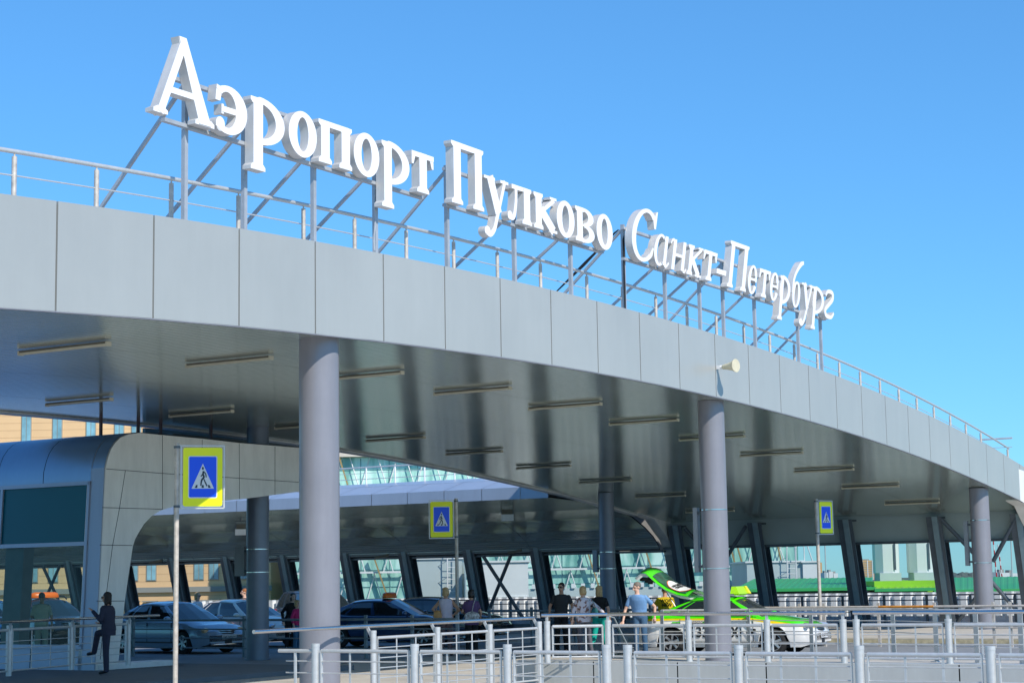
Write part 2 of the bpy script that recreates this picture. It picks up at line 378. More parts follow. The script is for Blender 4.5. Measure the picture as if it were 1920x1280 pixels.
# rounded end legs where the arch turns down into the inclined row
def end_leg(v0, v1, par):
    z0 = zb(UE - 1.8); out = []
    pts_in = [(61.6, zb(61.6)), (62.6, zb(62.6) - .03), (63.3, 3.72), (63.8, 3.42), (64.12, 3.0), (64.35, 2.4), (64.95, .2)]
    pts_out = [(65.9, .2), (65.45, 2.4), (65.3, 3.2), (65.15, 4.0), (65.0, 4.7), (64.6, 5.2), (64.0, zt(64.0))]
    b = MB(); b.prism(pts_in + pts_out + [(61.6, zt(61.6) - .2)], Vector((0, 0, 0)), Vector((DX, DY, 0)), Vector((0, 0, 1)), Vector((NX, NY, 0)), v0, v1)
    return b.build('end_leg', M['portal'], par)
end_leg(V0 - .5, V0 + .004, can); end_leg(VB - .004, VB + .4, can)

# linear luminaires
first = None
ROWS = [(-22.05, -20.0, [20.8 + 4.03 * k for k in range(-2, 11)]), (-29.65, -27.9, [28.95 + 4.03 * k for k in range(-4, 9)])]
n = 0
for va, vb, ul in ROWS:
    for k, u in enumerate(ul):
        z = zb(u)
        if u > 61.4: continue
        row = 'front' if va > -25 else 'rear'
        if first is None:
            t = thing('linear_luminaire', P(u, (va + vb) / 2, z), '', 'ceiling light', 'linear lights under the canopy', local=True, rz=-AL)
            b = MB(); b.box((0, .01, -.018), (1.94, .11, .036)); b.build('housing', M['lamp_body'], t)
            b = MB(); b.box((0, -.01, -.052), (1.90, .08, .034))
            b.box((-.965, 0, -.04), (.03, .11, .07)); b.box((.965, 0, -.04), (.03, .11, .07)); b.build('diffuser', M['lamp_tube'], t)
            first = t
        else: t = copy_tree(first); t.location = P(u, (va + vb) / 2, z)
        t.rotation_euler = (0, 0, -AL); n += 1
        # tilt with the arch
        sl_ = (zb(u + .1) - zb(u - .1)) / .2
        t.rotation_euler = (math.atan(sl_), 0, -AL)
        lab = 'brown linear light in the %s row under the canopy, number %d from the left end' % (row, k + 1)
        cx_ = px(P(u, (va + vb) / 2, z)); t['_x'] = cx_
        t['label'] = ''
        n += 1
# labels: order from the left within each visible row
names = ['first', 'second', 'third', 'fourth', 'fifth', 'sixth', 'seventh', 'eighth', 'ninth', 'tenth', 'eleventh', 'twelfth', 'thirteenth']
lum = [o for o in COL.objects if o.name.startswith('linear_luminaire')]
for row, test in (('front', lambda o: o.location.x * NX + o.location.y * NY > -25), ('rear', lambda o: o.location.x * NX + o.location.y * NY < -25)):
    L_ = sorted([o for o in lum if test(o)], key=lambda o: o['_x'])
    vis = [o for o in L_ if -50 < o['_x'] < 1930]
    for o in L_:
        if o in vis: o['label'] = 'brown linear ceiling light, %s from the left in the %s row of the canopy soffit' % (names[vis.index(o)], row)
        else: bpy.data.objects.remove(o) if False else o.__setitem__('label', 'brown linear ceiling light outside the left edge of the view, %s row' % row)
for o in [o for o in lum if not (-50 < o['_x'] < 1930)]:
    for c in list(o.children): bpy.data.objects.remove(c)
    bpy.data.objects.remove(o)
for o in COL.objects:
    if o.get('_x') is not None: del o['_x']

# ================================================================== COLUMNS
def column(u, v, r, ztop, m, label, bands=(), box=None, z0=0.0, grp='round columns carrying the canopy'):
    t = thing('round_column', P(u, v, z0), label, 'column', grp)
    b = MB(); b.cyl(P(u, v, z0), P(u, v, ztop), r, n=48, cap=True); b.build('shaft', m, t, smooth=True)
    b = MB(); b.cyl(P(u, v, z0), P(u, v, z0 + .04), r + .05, n=48); b.build('base_plate', m, t, smooth=True)
    if bands:
        b = MB()
        for z in bands: b.cyl(P(u, v, z), P(u, v, z + .022), r + .006, n=48)
        b.build('steel_band', M['stainless'], t, smooth=True)
    return t
uA = u_at(599, -17.95, 3); uB = u_at(1335, -17.95, 5); uE = u_at(1835, -17.95, 4.5)
uC = u_at(483, -30.4, 1.5); uD = u_at(1139, -30.4, 2.5)
column(uA, -17.95, .325, zb(uA) + .02, M['column'], 'thick light grey column in the foreground, left of centre')
def band_z(x, y, v): return onv(x, y, v)[2]
column(uB, -17.95, .305, zb(uB) + .02, M['column'], 'grey column beside the green and white taxi, with two thin steel bands', (band_z(1340, 956, -17.9), band_z(1343, 1066, -17.9)))
column(uE, -17.95, .31, zb(uE) + .02, M['column'], 'grey column nearest the right edge, with two thin steel bands', (band_z(1836, 975, -17.9), band_z(1840, 1055, -17.9)))
column(uC, -30.4, .29, zb(uC) + .02, M['column_shaded'], 'dark column behind the silver saloon, left of the thick foreground column', (band_z(484, 1030, -30.4), band_z(484, 1073, -30.4)))
column(uD, -30.4, .275, zb(uD) + .02, M['column_shaded'], 'dark column behind the two blonde women', (band_z(1139, 1035, -30.4), band_z(1140, 1066, -30.4)))
# flat information boards (seen edge-on / from behind) strapped to columns
def board(u, v, r, z0, z1, w, side, label, m):
    t = thing('information_board', P(u, v, z0), label, 'sign board', 'boards strapped to the columns')
    # board plane faces along u, hangs on the -v side (left in view)
    b = MB(); b.ubox(u - .07, u + .07, v - r - .10 - w, v - r - .10, z0, z1); b.build('panel', m, t)
    b = MB(); b.ubox(u - .08, u + .08, v - r - .10, v - r + .02, z0 + .1, z0 + .16); b.ubox(u - .08, u + .08, v - r - .10, v - r + .02, z1 - .16, z1 - .1); b.build('bracket', M['beam'], t)
    return t
zz = lambda x, y, v: onv(x, y, v)[2]
bm_ = mat('board_grey', (.33, .36, .38), .5, .2, noise=(3, .1))
board(uB, -17.95, .305, zz(1312, 1072, -18.2), zz(1312, 950, -18.2), .11, 1, 'tall narrow grey board fixed to the left side of the column by the taxi', bm_)
board(uE, -17.95, .31, zz(1815, 1060, -18.2), zz(1815, 975, -18.2), .13, 1, 'narrow grey board fixed to the left side of the rightmost column', bm_)
board(uD, -30.4, .275, zz(1115, 1072, -30.4), zz(1115, 1030, -30.4), .18, 1, 'small grey board on the dark column behind the blonde women', bm_)
board(uC, -30.4, .29, zz(448, 1079, -30.4), zz(448, 1022, -30.4), .33, 1, 'grey board with rounded corners on the dark column left of centre', bm_)

# ================================================================== BACK ROW: hall wall of inclined columns
hall = thing('rear_canopy', P(60, -60, 0), 'second lower canopy behind, with pale blue edge panels and a slatted underside', 'canopy')
UF = 55.3; zf = 4.80
prof = [(UF + .05, zf - .0), (58, 4.72), (60, 4.55), (61.5, 4.25), (62.6, 3.85), (63.3, 3.5), (63.7, 3.2), (63.85, 2.98)]
slats('soffit', prof, -112, VB - .02, M['soffit_dark'], hall, pitch=.14, seams=(-38, -44, -50, -56))
b = MB(); b.grid([[P(u + .03, v, z + .05) for u, z in prof] for v in (-112, VB - .02)]); b.build('soffit_backing', M['dark'], hall)
vj = []
v = v_at(832.5, UF, 5.1)
pj = (v_at(832.5, UF, 5.1) - v_at(696.5, UF, 5.1)) / 2
k = -30
b = MB()
while True:
    a = v + pj * k + .012; c = v + pj * (k + 1) - .012
    if a > VB - .3: break
    c = min(c, VB - .05)
    # vertical strip, lower slope, upper slope
    b.add([P(UF, a, zf), P(UF, c, zf), P(UF, c, zf + .42), P(UF, a, zf + .42)], [(0, 1, 2, 3)])
    b.add([P(UF, a, zf + .42), P(UF, c, zf + .42), P(UF + 1.35, c, zf + .78), P(UF + 1.35, a, zf + .78)], [(0, 1, 2, 3)])
    b.add([P(UF + 1.37, a, zf + .786), P(UF + 1.37, c, zf + .786), P(UF + 3.1, c, zf + 1.02), P(UF + 3.1, a, zf + 1.02)], [(0, 1, 2, 3)])
    k += 1
b.build('edge_panels', M['fascia2'], hall)
b = MB(); b.grid([[P(UF + .03, v_, zf + .02), P(UF + .03, v_, zf + .39), P(UF + 3.1, v_, zf + .98), P(65.6, v_, zf + .9), P(65.6, v_, 3.0)] for v_ in (-112, VB - .05)]); b.build('roof_deck', M['roofing'], hall)
# band + window wall under both canopies
wall = thing('window_wall', P(64.3, -40, 0), 'long glazed wall behind the road, tinted panes under a grey-green band', 'wall')
b = MB(); b.ubox(64.02, 64.25, VB + .1, 6, 3.12, zb(64.0) + .5); b.build('upper_band', M['band'], wall)
b = MB(); b.ubox(63.9, 64.3, VB + .1, 6, 3.03, 3.12); b.ubox(63.9, 64.3, -112, VB + .1, 2.93, 3.0); b.build('lower_trim', M['beam'], wall)
b = MB(); b.add([P(64.42, -112, 1.22), P(64.42, 6, 1.22), P(64.15, 6, 3.06), P(64.15, -112, 3.06)], [(0, 1, 2, 3)]); b.build('glazing', M['pane'], wall)
# inclined columns
ucol = 64.0
xs = [(-60), 20, 125, 222, 320, 420, 527, 645, 755, 877, 1003, 1137, 1270, 1420, 1590, 1757, 1915]
proto = None
gaps = {1: 'at the far left, seen through the shelter glass'}
colv = []
vv = [v_at(x, 63.7, 2.3) for x in xs]
labs = ['outside the left edge', 'leftmost one, seen through the shelter glass', 'seen through the shelter glass beside the crossed braces', 'just right of the shelter leg',
        'above the bonnet of the grey-blue saloon', 'beside the dark column left of centre', 'between dark column and thick foreground column', 'immediately right of the thick foreground column',
        'above the orange taxi sign', 'behind the woman with black hair', 'left of the man in the dark polo shirt', 'hidden by the dark column behind the blonde women',
        'behind the raised green taxi tailgate', 'above the taxi windscreen', 'beside the small right-hand crossing sign', 'left of the rightmost column', 'at the right edge']
for i, v in enumerate(vv):
    if i == 0: continue
    if proto is None:
        t = thing('inclined_column', P(64, v, 0), '', 'column', 'inclined steel columns of the rear wall', local=True, rz=-AL)
        # local x = v axis, local y = u axis
        lean = .29; zt_ = 3.95; z_ = 0
        def inc(b, x0, x1, y0, y1, za=0, zc=zt_):
            o_ = [(x0, y0), (x1, y0), (x1, y1), (x0, y1)]
            a = [Vector((x, y + lean * (3.4 - za), za)) for x, y in o_] + [Vector((x, y + lean * (3.4 - zc), zc)) for x, y in o_]
            b.hexa(a)
        b = MB(); inc(b, -.28, .28, -.33, -.29); inc(b, -.28, .28, .16, .20); b.build('flange', M['beam'], t)
        b = MB(); inc(b, -.28, -.20, -.29, .16); inc(b, .04, .10, -.29, .16); inc(b, -.20, .04, -.05, -.01); b.build('web', M['beam'], t)
        b = MB(); inc(b, -.05, .15, -.40, -.332); b.build('cover_strip', M['beam_light'], t)
        proto = t
    else:
        t = copy_tree(proto); t.location = P(64, v, 0); t.rotation_euler = (0, 0, -AL)
    zmax = 3.0
    t['label'] = 'dark inclined steel column ' + labs[i]
# braces
def brace(x0, y0, x1, y1, u0, u1, lab):
    p = P(*onu(x0, y0, u0)); q = P(*onu(x1, y1, u1)); b = MB(); b.cyl(p, q, .075, n=12); o = b.build('diagonal_brace', M['beam'], None, smooth=True)
    tag(o, lab, 'brace', 'diagonal braces between inclined columns'); return o
brace(906, 1042, 982, 1160, 63.6, 64.4, 'crossed tube brace falling to the right, between the black-haired woman and the man in black')
brace(958, 1040, 910, 1160, 63.75, 64.55, 'crossed tube brace falling to the left, between the black-haired woman and the man in black')
brace(1284, 990, 1340, 1052, 63.6, 63.9, 'brace falling to the right behind the column by the taxi')
brace(1398, 986, 1352, 1062, 63.6, 63.9, 'brace rising from behind the taxi column to the inclined column on its right')
brace(1765, 973, 1850, 1062, 63.6, 63.9, 'brace falling towards the rightmost column from its left')
brace(1908, 966, 1862, 1052, 63.6, 63.9, 'brace rising to the right beside the rightmost column')
brace(1855, 1085, 1925, 1165, 64.2, 64.8, 'brace falling to the right from the foot of the rightmost column')
brace(1845, 1100, 1795, 1165, 64.2, 64.8, 'brace falling to the left from the foot of the rightmost column')
brace(80, 1060, 112, 1130, 63.6, 64.2, 'crossed brace falling to the right, seen through the shelter glass')
brace(112, 1060, 82, 1130, 63.75, 64.35, 'crossed brace falling to the left, seen through the shelter glass')

# parapet with profiled sheet, blue strip, dark railing
par = thing('profiled_parapet', P(67, -30, 0), 'white profiled metal parapet with a blue strip at its foot', 'parapet')
b = MB(); b.ubox(65.05, 65.25, -112, 8, 0, .16); b.build('plinth', M['beam'], par)
b = MB(); b.ubox(65.06, 65.2, -112, 8, .16, .40); b.build('blue_strip', M['blue_strip'], par)
v = -62.0
cells = [[], []]
while v < 6:
    for dv, du in ((0, 0), (.19, 0), (.22, .20), (.38, .20), (.41, 0)):
        cells[0].append(P(69 + du, v + dv, .1)); cells[1].append(P(69 + du, v + dv, 1.22))
    v += .44
b.grid(cells); b.build('profiled_sheet', M['white_sheet'], par)

def copy_label(o, lab): o['label'] = lab
rl = thing('parapet_railing', P(65, -25, 0), 'dark steel railing in front of the white profiled parapet', 'railing')
b = MB()
for z, r in ((1.16, .028), (.98, .02), (.74, .012), (.56, .012)): b.cyl(P(64.95, -50, z), P(64.95, 6, z), r, n=8)
b.build('rail', M['beam'], rl)
v = -49.5
while v < 5:
    b = MB(); b.ubox(64.92, 65.0, v - .04, v + .04, 0, 1.14); b.build('post', M['beam'], rl); v += 1.62

# railing on the two canopies' roofs
rr = thing('roof_railing', P(40, -18, zt(40)), 'tubular railing along the front edge of the arched roof, behind the letters', 'railing')
ux = [u_at(x, -18.0, 7.6) for x in (27, 181, 321, 447, 569, 665, 762, 851, 933, 1014, 1101)]
pit = (ux[-1] - ux[0]) / 10
ups = [ux[0] - pit * 2, ux[0] - pit] + ux; u = ux[-1] + pit
while u < 60.3: ups.append(u); u += pit
ups.append(u_at(1888, -18, 6.5))
for u in ups:
    b = MB(); b.cyl(P(u, -18, zt(u) - .1), P(u, -18, zt(u) + .66), .036, n=12); b.cyl(P(u, -18, zt(u) + .66), P(u, -18, zt(u) + .71), .012, n=8); b.build('post', M['galv_warm'], rr, smooth=True)
b = MB(); uu = [ups[0] + (ups[-1] + .15 - ups[0]) * k / 60 for k in range(61)]
b.tube([P(u, -18, zt(u) + .73) for u in uu], .032, 10); b.build('top_rail', M['galv'], rr, smooth=True)
b = MB(); b.tube([P(u, -18, zt(u) + .40) for u in uu], .011, 8); b.build('mid_rail', M['galv'], rr, smooth=True)
b = MB(); qa, qb = onu(1838, 824, 62.3), onu(1898, 821, 62.3); qc, qd = onu(1850, 840, 62.3), onu(1898, 840, 62.3); b.cyl(P(*qa), P(qb[0], qb[1], qa[2]), .032, n=8); b.cyl(P(*qc), P(qd[0], qd[1], qc[2]), .011, n=8); b.build('return_rail', M['galv'], rr)
r2 = thing('roof_railing', P(58.4, -50, zf + 1), 'white tubular railing on the pale blue roof of the rear canopy', 'railing')
z0 = zf + 1.0
v = v_at(634, 58.4, 5.9); dv = v_at(687, 58.4, 5.9) - v
for k in range(-26, 9):
    vv_ = v + dv * k
    if vv_ > VB - 1: continue
    b = MB(); b.cyl(P(58.4, vv_, z0 - .02), P(58.4, vv_, z0 + .66), .035, n=8); b.build('post', M['white'], r2)
b = MB()
for z, r in ((.68, .03), (.22, .015), (.45, .01)): b.cyl(P(58.4, -100, z0 + z), P(58.4, VB - 1, z0 + z), r, n=8)
b.build('rail', M['galv'], r2)

# ================================================================== SHELTER ON THE LEFT
VP = -29.3
she = thing('entrance_shelter', P(30, VP, 0), 'rounded metal shelter with beige end face and teal glass side, on the left', 'shelter')
def tr(pts): return [onv(x, y, VP) for x, y in pts]
outer = [(a[0], a[2]) for a in tr([(175, 1247), (181, 1219), (187, 1080), (192, 960), (196, 905), (198, 878), (203, 857), (208, 843), (216, 830), (226, 820), (240, 814), (262, 811), (304, 815), (379, 822), (449, 830), (560, 839)])]
outer[0] = (outer[1][0] - .02, .1)
# make the lean straight between foot and shoulder
f0, f1 = outer[0], outer[5]
for i in range(1, 5): z = outer[i][1]; outer[i] = (f0[0] + (f1[0] - f0[0]) * (z - f0[1]) / (f1[1] - f0[1]), z)
inner = [(a[0], a[2]) for a in tr([(221, 1223), (234, 1126), (249, 1024), (253, 1011), (260, 998), (270, 982), (284, 967), (300, 957), (322, 950), (349, 945), (463, 934), (562, 921)])]
inner[0] = (inner[0][0], .1)
ur = 38.7
zo = outer[-1][1]; zi = inner[-1][1]
outer.append((ur, zo - .01)); inner.append((ur, zi + .06))
AXU = Vector((DX, DY, 0)); AXV = Vector((NX, NY, 0)); AXZ = Vector((0, 0, 1)); O0 = Vector((0, 0, 0))
b = MB(); b.prism(outer + inner[::-1], O0, AXU, AXZ, AXV, VP - .55, VP); b.build('end_face', M['portal'], she)
# joints on the end face: thin dark strips let into the panels
b = MB()
def jl(pts, w=.008):
    q = [onv(x, y, VP) for x, y in pts]
    for a, c in zip(q[:-1], q[1:]):
        b.bar(P(a[0], VP + .001, a[2]), P(c[0], VP + .001, c[2]), .006, w * 1.6, AXZ) if abs(a[0] - c[0]) > abs(a[2] - c[2]) else b.bar(P(a[0], VP + .001, a[2]), P(c[0], VP + .001, c[2]), w * 1.6, .006, AXV)
jl([(199, 878.5), (304.5, 887), (449, 896), (560, 903.5)])
jl([(192, 951), (232, 952), (304.5, 954)])
jl([(187, 1021), (248, 1022)]); jl([(181, 1126), (233, 1126)])
jl([(304.5, 816), (304.5, 955)]); jl([(379, 824), (379, 941)]); jl([(448.5, 831), (449, 935)]); jl([(515.5, 837), (515.5, 927)])
jl([(235, 881), (224, 952), (211, 1022), (200, 1108), (196, 1140), (188, 1235)])
b.build('panel_joint', M['dark'], she)
# rounded roof and side skin running away from the face
ul0 = lambda z: f0[0] + (f1[0] - f0[0]) * (z - f0[1]) / (f1[1] - f0[1])
zg1 = onv(181, 903, VP - .4)[2]
b = MB(); rows = []
sk = [(a_ - .015, c_ + .015) for a_, c_ in [(ul0(zg1), zg1)] + outer[5:12] + [(32.2, outer[11][1] + .02), (33.0, outer[11][1] + .0), (ur, outer[11][1] - .05)]]
jv = [VP - .02, VP - .42]
v1 = v_at(91, outer[5][0], 4.3); v0_ = v_at(181, outer[5][0], 4.3); pv = v0_ - v1
k = 1
while jv[-1] > -62: jv.append(VP - .42 - pv * k); k += 1
for a, c in zip(jv[:-1], jv[1:]):
    b.grid([[P(u, a - .01, z) for u, z in sk], [P(u, c + .01, z) for u, z in sk]])
b.build('roof_skin', M['shell'], she, smooth=True)
b = MB(); b.grid([[P(u + .05, v, z - .05) for u, z in sk] for v in (VP - .05, -62)]); b.build('roof_backing', M['dark'], she)
# leaning glazed side
ul = lambda z: f0[0] + (f1[0] - f0[0]) * (z - f0[1]) / (f1[1] - f0[1])
def slab(b, v0, v1, za, zc, t0, t1):
    a = [P(ul(za) - t1, v1, za), P(ul(za) - t0, v1, za), P(ul(za) - t0, v0, za), P(ul(za) - t1, v0, za)]
    a += [P(ul(zc) - t1, v1, zc), P(ul(zc) - t0, v1, zc), P(ul(zc) - t0, v0, zc), P(ul(zc) - t1, v0, zc)]
    b.hexa(a)
zg1 = onv(181, 903, VP - .4)[2]; zg0 = .62; zm = onv(160, 1018, VP - .5)[2]
b = MB(); slab(b, VP - .42, VP - .02, .1, zg1 + .3, 0, .02); b.build('corner_strip', M['fascia2'], she)
b = MB(); slab(b, -62, VP - .42, .1, zg0, -.02, .0)
b.build('base_wall', M['fascia2'], she)
b = MB()
for vq in [VP - .6 - 1.45 * k for k in range(1, 22)]: slab(b, vq - .01, vq + .01, .1, zg0, .001, .004)
b.build('base_joint', M['dark'], she)
fr = MB(); slab(fr, -62, VP - .42, zg1 - .07, zg1 + .02, 0, .05); slab(fr, -62, VP - .42, zm - .05, zm + .04, 0, .045); slab(fr, -62, VP - .42, zg0 - .05, zg0 + .04, 0, .05)
slab(fr, VP - .49, VP - .42, zg0, zg1, 0, .05)
vm = v_at(5, ul(4.0), 4.1)
for kk in range(0, 8): slab(fr, vm - .04 - kk * 3.3, vm + .04 - kk * 3.3, zm, zg1, 0, .046)
fr.build('window_frame', M['fascia2'], she)
b = MB(); slab(b, -62, VP - .47, zm + .02, zg1 - .03, -.03, -.01); b.build('upper_pane', M['teal_glass'], she)
b = MB(); b.add([P(ul(zg0) + .02, -62, zg0), P(ul(zg0) + .02, VP - .47, zg0), P(ul(zm) + .02, VP - .47, zm), P(ul(zm) + .02, -62, zm)], [(0, 1, 2, 3)]); b.build('lower_pane', M['shelter_pane'], she)
b = MB(); slab(b, v_at(12, ul(1.5), 1.8) - .22, v_at(33, ul(1.5), 1.8), .1, zm, -.42, -.10); b.build('inner_leg', M['beam'], she)
b = MB(); b.ubox(31.0, 36.0, -62, VP - 9.0, .1, 3.8) if False else None
b = MB()
for x_ in (191, 261, 303, 397):
    u_ = u_at(x_, VP - 1.6, 5.8); b = MB(); b.ubox(u_ - .03, u_ + .03, VP - 1.66, VP - 1.6, 4.9, zb(u_) + .02); b.build('strut', mat('dark_strut', (.10, .06, .07), .5), she)
b = MB(); b.ubox(30.2, 32.6, VP - .5, VP + .12, .1, .22); b.ubox(30.2, 32.9, VP - .6, VP + .25, .02, .1); b.build('foot_block', M['white'], she)
o = MB(); o.ubox(23, 33.4, -62, -24.6, 0.0, .1); oo = o.build('sidewalk', mat('sidewalk_slab', (.15, .16, .17), .8, noise=(1.5, .12), bump=(40, .3))); tag(oo, 'raised grey pavement in front of the shelter', 'pavement', kind='structure')

# horn loudspeaker on the fascia
hu = u_at(1344, V0, 6.6); hz = onv(1344, 689, V0)[2]
hs = thing('horn_loudspeaker', P(hu, V0, hz), 'cream horn loudspeaker fixed on the grey canopy edge', 'loudspeaker')
b = MB(); b.ubox(hu - .04, hu + .04, V0 + .003, V0 + .10, hz - .04, hz + .04); b.cyl(P(hu, V0 + .08, hz), P(hu, V0 + .2, hz), .045, n=12); b.build('driver', M['white'], hs)
b = MB(); dirh = (AXV * .97 + AXU * -.20 + AXZ * .0).normalized(); c0 = P(hu, V0 + .15, hz)
b.tube([c0 + dirh * a for a in (0, .02, .12, .21, .30, .37, .375, .35, .24, .1)], [.045, .055, .07, .09, .12, .155, .15, .13, .09, .03], 20); b.build('horn', M['horn'], hs, smooth=True)
b = MB(); b.ell(c0 + dirh * .28, (.03, .03, .03)); b.build('plug', M['white'], hs, smooth=True)
# ================================================================== LETTERING ON THE ROOF
VS = -17.3; ZB = 8.60; XH = .70; CAP = 1.13; DESC = -.43; TH = .17
sign = thing('roof_lettering', P(31, VS - .3, zt(31)), 'large white three-dimensional Cyrillic lettering on a steel frame along the canopy roof', 'sign')
def sector(cx, cy, rx, ry, tx, ty, a0, a1, n=None, cxi=None):
    n = n or max(4, int(abs(a1 - a0) / 9)); A = [radians(a0 + (a1 - a0) * k / n) for k in range(n + 1)]
    ci = cx if cxi is None else cxi
    return [(cx + rx * cos(a), cy + ry * sin(a)) for a in A] + [(ci + (rx - tx) * cos(a), cy + (ry - ty) * sin(a)) for a in reversed(A)]
def ring(cx, cy, rx, ry, tx, ty): return [sector(cx, cy, rx, ry, tx, ty, 90, 270), sector(cx, cy, rx, ry, tx, ty, -90, 90)]
def stroke(pts, ws):
    """polygon around a centre line, interpolated smoothly (Catmull-Rom)"""
    q = []; w = []; n = len(pts)
    for i in range(n - 1):
        p0, p1, p2, p3 = pts[max(i - 1, 0)], pts[i], pts[i + 1], pts[min(i + 2, n - 1)]
        for k in range(6):
            t = k / 6
            q.append(tuple(.5 * (2 * p1[j] + (p2[j] - p0[j]) * t + (2 * p0[j] - 5 * p1[j] + 4 * p2[j] - p3[j]) * t * t + (3 * p1[j] - p0[j] - 3 * p2[j] + p3[j]) * t ** 3) for j in (0, 1)))
            w.append(ws[i] + (ws[i + 1] - ws[i]) * t)
    q.append(pts[-1]); w.append(ws[-1]); L = []; Rr = []
    for i, p in enumerate(q):
        a = q[max(i - 1, 0)]; c = q[min(i + 1, len(q) - 1)]; dx, dy = c[0] - a[0], c[1] - a[1]; l = math.hypot(dx, dy) or 1
        L.append((p[0] - dy / l * w[i] / 2, p[1] + dx / l * w[i] / 2)); Rr.append((p[0] + dy / l * w[i] / 2, p[1] - dx / l * w[i] / 2))
    return L + Rr[::-1]
def line(p, q, w):
    dx, dy = q[0] - p[0], q[1] - p[1]; l = math.hypot(dx, dy); nx, ny = -dy / l * w / 2, dx / l * w / 2
    return [(p[0] + nx, p[1] + ny), (p[0] - nx, p[1] - ny), (q[0] - nx, q[1] - ny), (q[0] + nx, q[1] + ny)]
def rect(x0, y0, x1, y1): return [(x0, y0), (x1, y0), (x1, y1), (x0, y1)]
SO = .06
def foot(xc, s, y, o=SO, d=1, l=True, r=True):   # serif at height y, d=1 pointing up into the stem
    a = o if l else 0; c = o if r else 0
    return [(xc - s / 2 - a, y), (xc + s / 2 + c, y), (xc + s / 2 + c, y + .055 * d), (xc + s / 2 + .01 * (r), y + .10 * d), (xc - s / 2 - .01 * (l), y + .10 * d), (xc - s / 2 - a, y + .055 * d)]
def stem(xc, s, y0, y1, b=(1, 1), t=(1, 1), o=SO):
    r = [rect(xc - s / 2, y0 + (.012 if any(b) else 0), xc + s / 2, y1 - (.012 if any(t) else 0))]
    if any(b): r.append(foot(xc, s, y0, o, 1, b[0], b[1]))
    if any(t): r.append(foot(xc, s, y1, o, -1, t[0], t[1]))
    return r
def glyph(ch, w, S):
    s = S; t = .095
    if ch == 'А':
        ax = w * .47
        return [[(ax - .10, CAP + .09), (ax + .055, CAP + .09), (w - .10, .012), (w - .10 - s * 1.12, .012)], line((ax - .01, CAP - .03), (.15, .012), .135), rect(w * .23, .34, w * .72, .43),
                foot(.16, .10, 0, .10), foot(w - .10 - s * .56, s * 1.1, 0, .08), [(ax - .10, CAP + .09), (ax - .06, CAP - .06), (ax + .02, CAP + .02)]]
    if ch == 'э':
        return [sector(w * .40, XH / 2, w * .60, XH / 2 + .02, s, t, -130, 128, cxi=w * .36), rect(w * .22, XH / 2 - .045, w * .86, XH / 2 + .045), [(0.0, XH - .24), (.11, XH - .24), (.16, XH - .03), (.03, XH + .0)],
                sector(w * .16, .11, .10, .11, .09, .10, 0, 360), foot(w * .22 + .04, .06, XH / 2 - .08, .02) if False else rect(w * .20, XH / 2 - .075, w * .27, XH / 2 + .075)]
    if ch in 'ор' or ch == 'о':
        if ch == 'о': return ring(w / 2, XH / 2, w / 2, XH / 2 + .02, s * .95, t)
        sx = s / 2 + .07
        return stem(sx, s, DESC, XH, (1, 1), (1, 0)) + [sector(sx + s * .2, XH / 2, w - sx - s * .2, XH / 2 + .02, s * .95, t, -90, 90), sector(sx + s * .2, XH / 2, .14, XH / 2 + .02, .13, t, 90, 180), sector(sx + s * .2, XH / 2, .14, XH / 2 + .02, .13, t, 180, 270)]
    if ch == 'п': return stem(.06 + s / 2, s, 0, XH) + stem(w - .06 - s / 2, s, 0, XH) + [rect(.07, XH - .09, w - .07, XH + .004)]
    if ch == 'П': return stem(.07 + s / 2, s, 0, CAP, o=.065) + stem(w - .07 - s / 2, s, 0, CAP, o=.065) + [rect(.08, CAP - .10, w - .08, CAP + .004)]
    if ch == 'т': return stem(w / 2, s, 0, XH, (1, 1), (0, 0), o=.07) + [rect(0.0, XH - .09, w, XH), [(0.003, XH - .23), (.055, XH - .23), (.12, XH - .06), (0.003, XH - .06)], [(w - .003, XH - .23), (w - .055, XH - .23), (w - .12, XH - .06), (w - .003, XH - .06)]]
    if ch == 'у': return [line((.06 + s * .5, XH), (w * .56, .05), s), line((w - .12, XH), (w * .46, -.12), .085), stroke([(w * .50, -.02), (w * .38, -.26), (w * .2, -.38), (.03, -.34)], [.10, .10, .11, .10]),
                          rect(-.02, XH - .055, .06 + s + .07, XH), rect(w - .27, XH - .055, w + .01, XH), sector(.08, -.33, .095, .09, .09, .085, 0, 360)]
    if ch == 'л': return stem(w - .05 - s / 2, s, 0, XH, (1, 1), (0, 1)) + [stroke([(w * .36, XH - .03), (w * .34, .35), (w * .24, .08), (.05, .06)], [.09, .09, .10, .09]), rect(w * .18, XH - .08, w - .06, XH + .004), sector(.08, .09, .085, .085, .08, .08, 0, 360)]
    if ch == 'к': return stem(.05 + s / 2, s, 0, XH) + [line((s, XH * .45), (w - .10, XH - .05), .085), line((s + .05, XH * .56), (w - .13, .03), s * .95), rect(w - .25, XH - .05, w, XH), rect(w - .30, 0, w + .01, .055)]
    if ch == 'в': return stem(.05 + s / 2, s, 0, XH, (1, 0), (1, 0)) + [sector(w * .45, XH * .735, w * .50, XH * .265, s * .95, .07, -90, 90), sector(w * .45, XH * .27, w * .55, XH * .27, s, .07, -90, 90), rect(.1, XH - .08, w * .46, XH + .004), rect(.1, -.004, w * .46, .08), rect(.1, XH * .47, w * .46, XH * .54)]
    if ch == 'С': return [sector(w * .56, CAP / 2, w * .56, CAP / 2 + .03, s, .085, 48, 312), [(w - .08, CAP * .68), (w - .01, CAP * .68), (w - .0, CAP + .03), (w - .05, CAP + .03), (w - .16, CAP * .83)], [(w - .18, CAP * .13), (w - .06, CAP * .30), (w + .0, CAP * .30), (w - .04, .0 + CAP * .12)]]
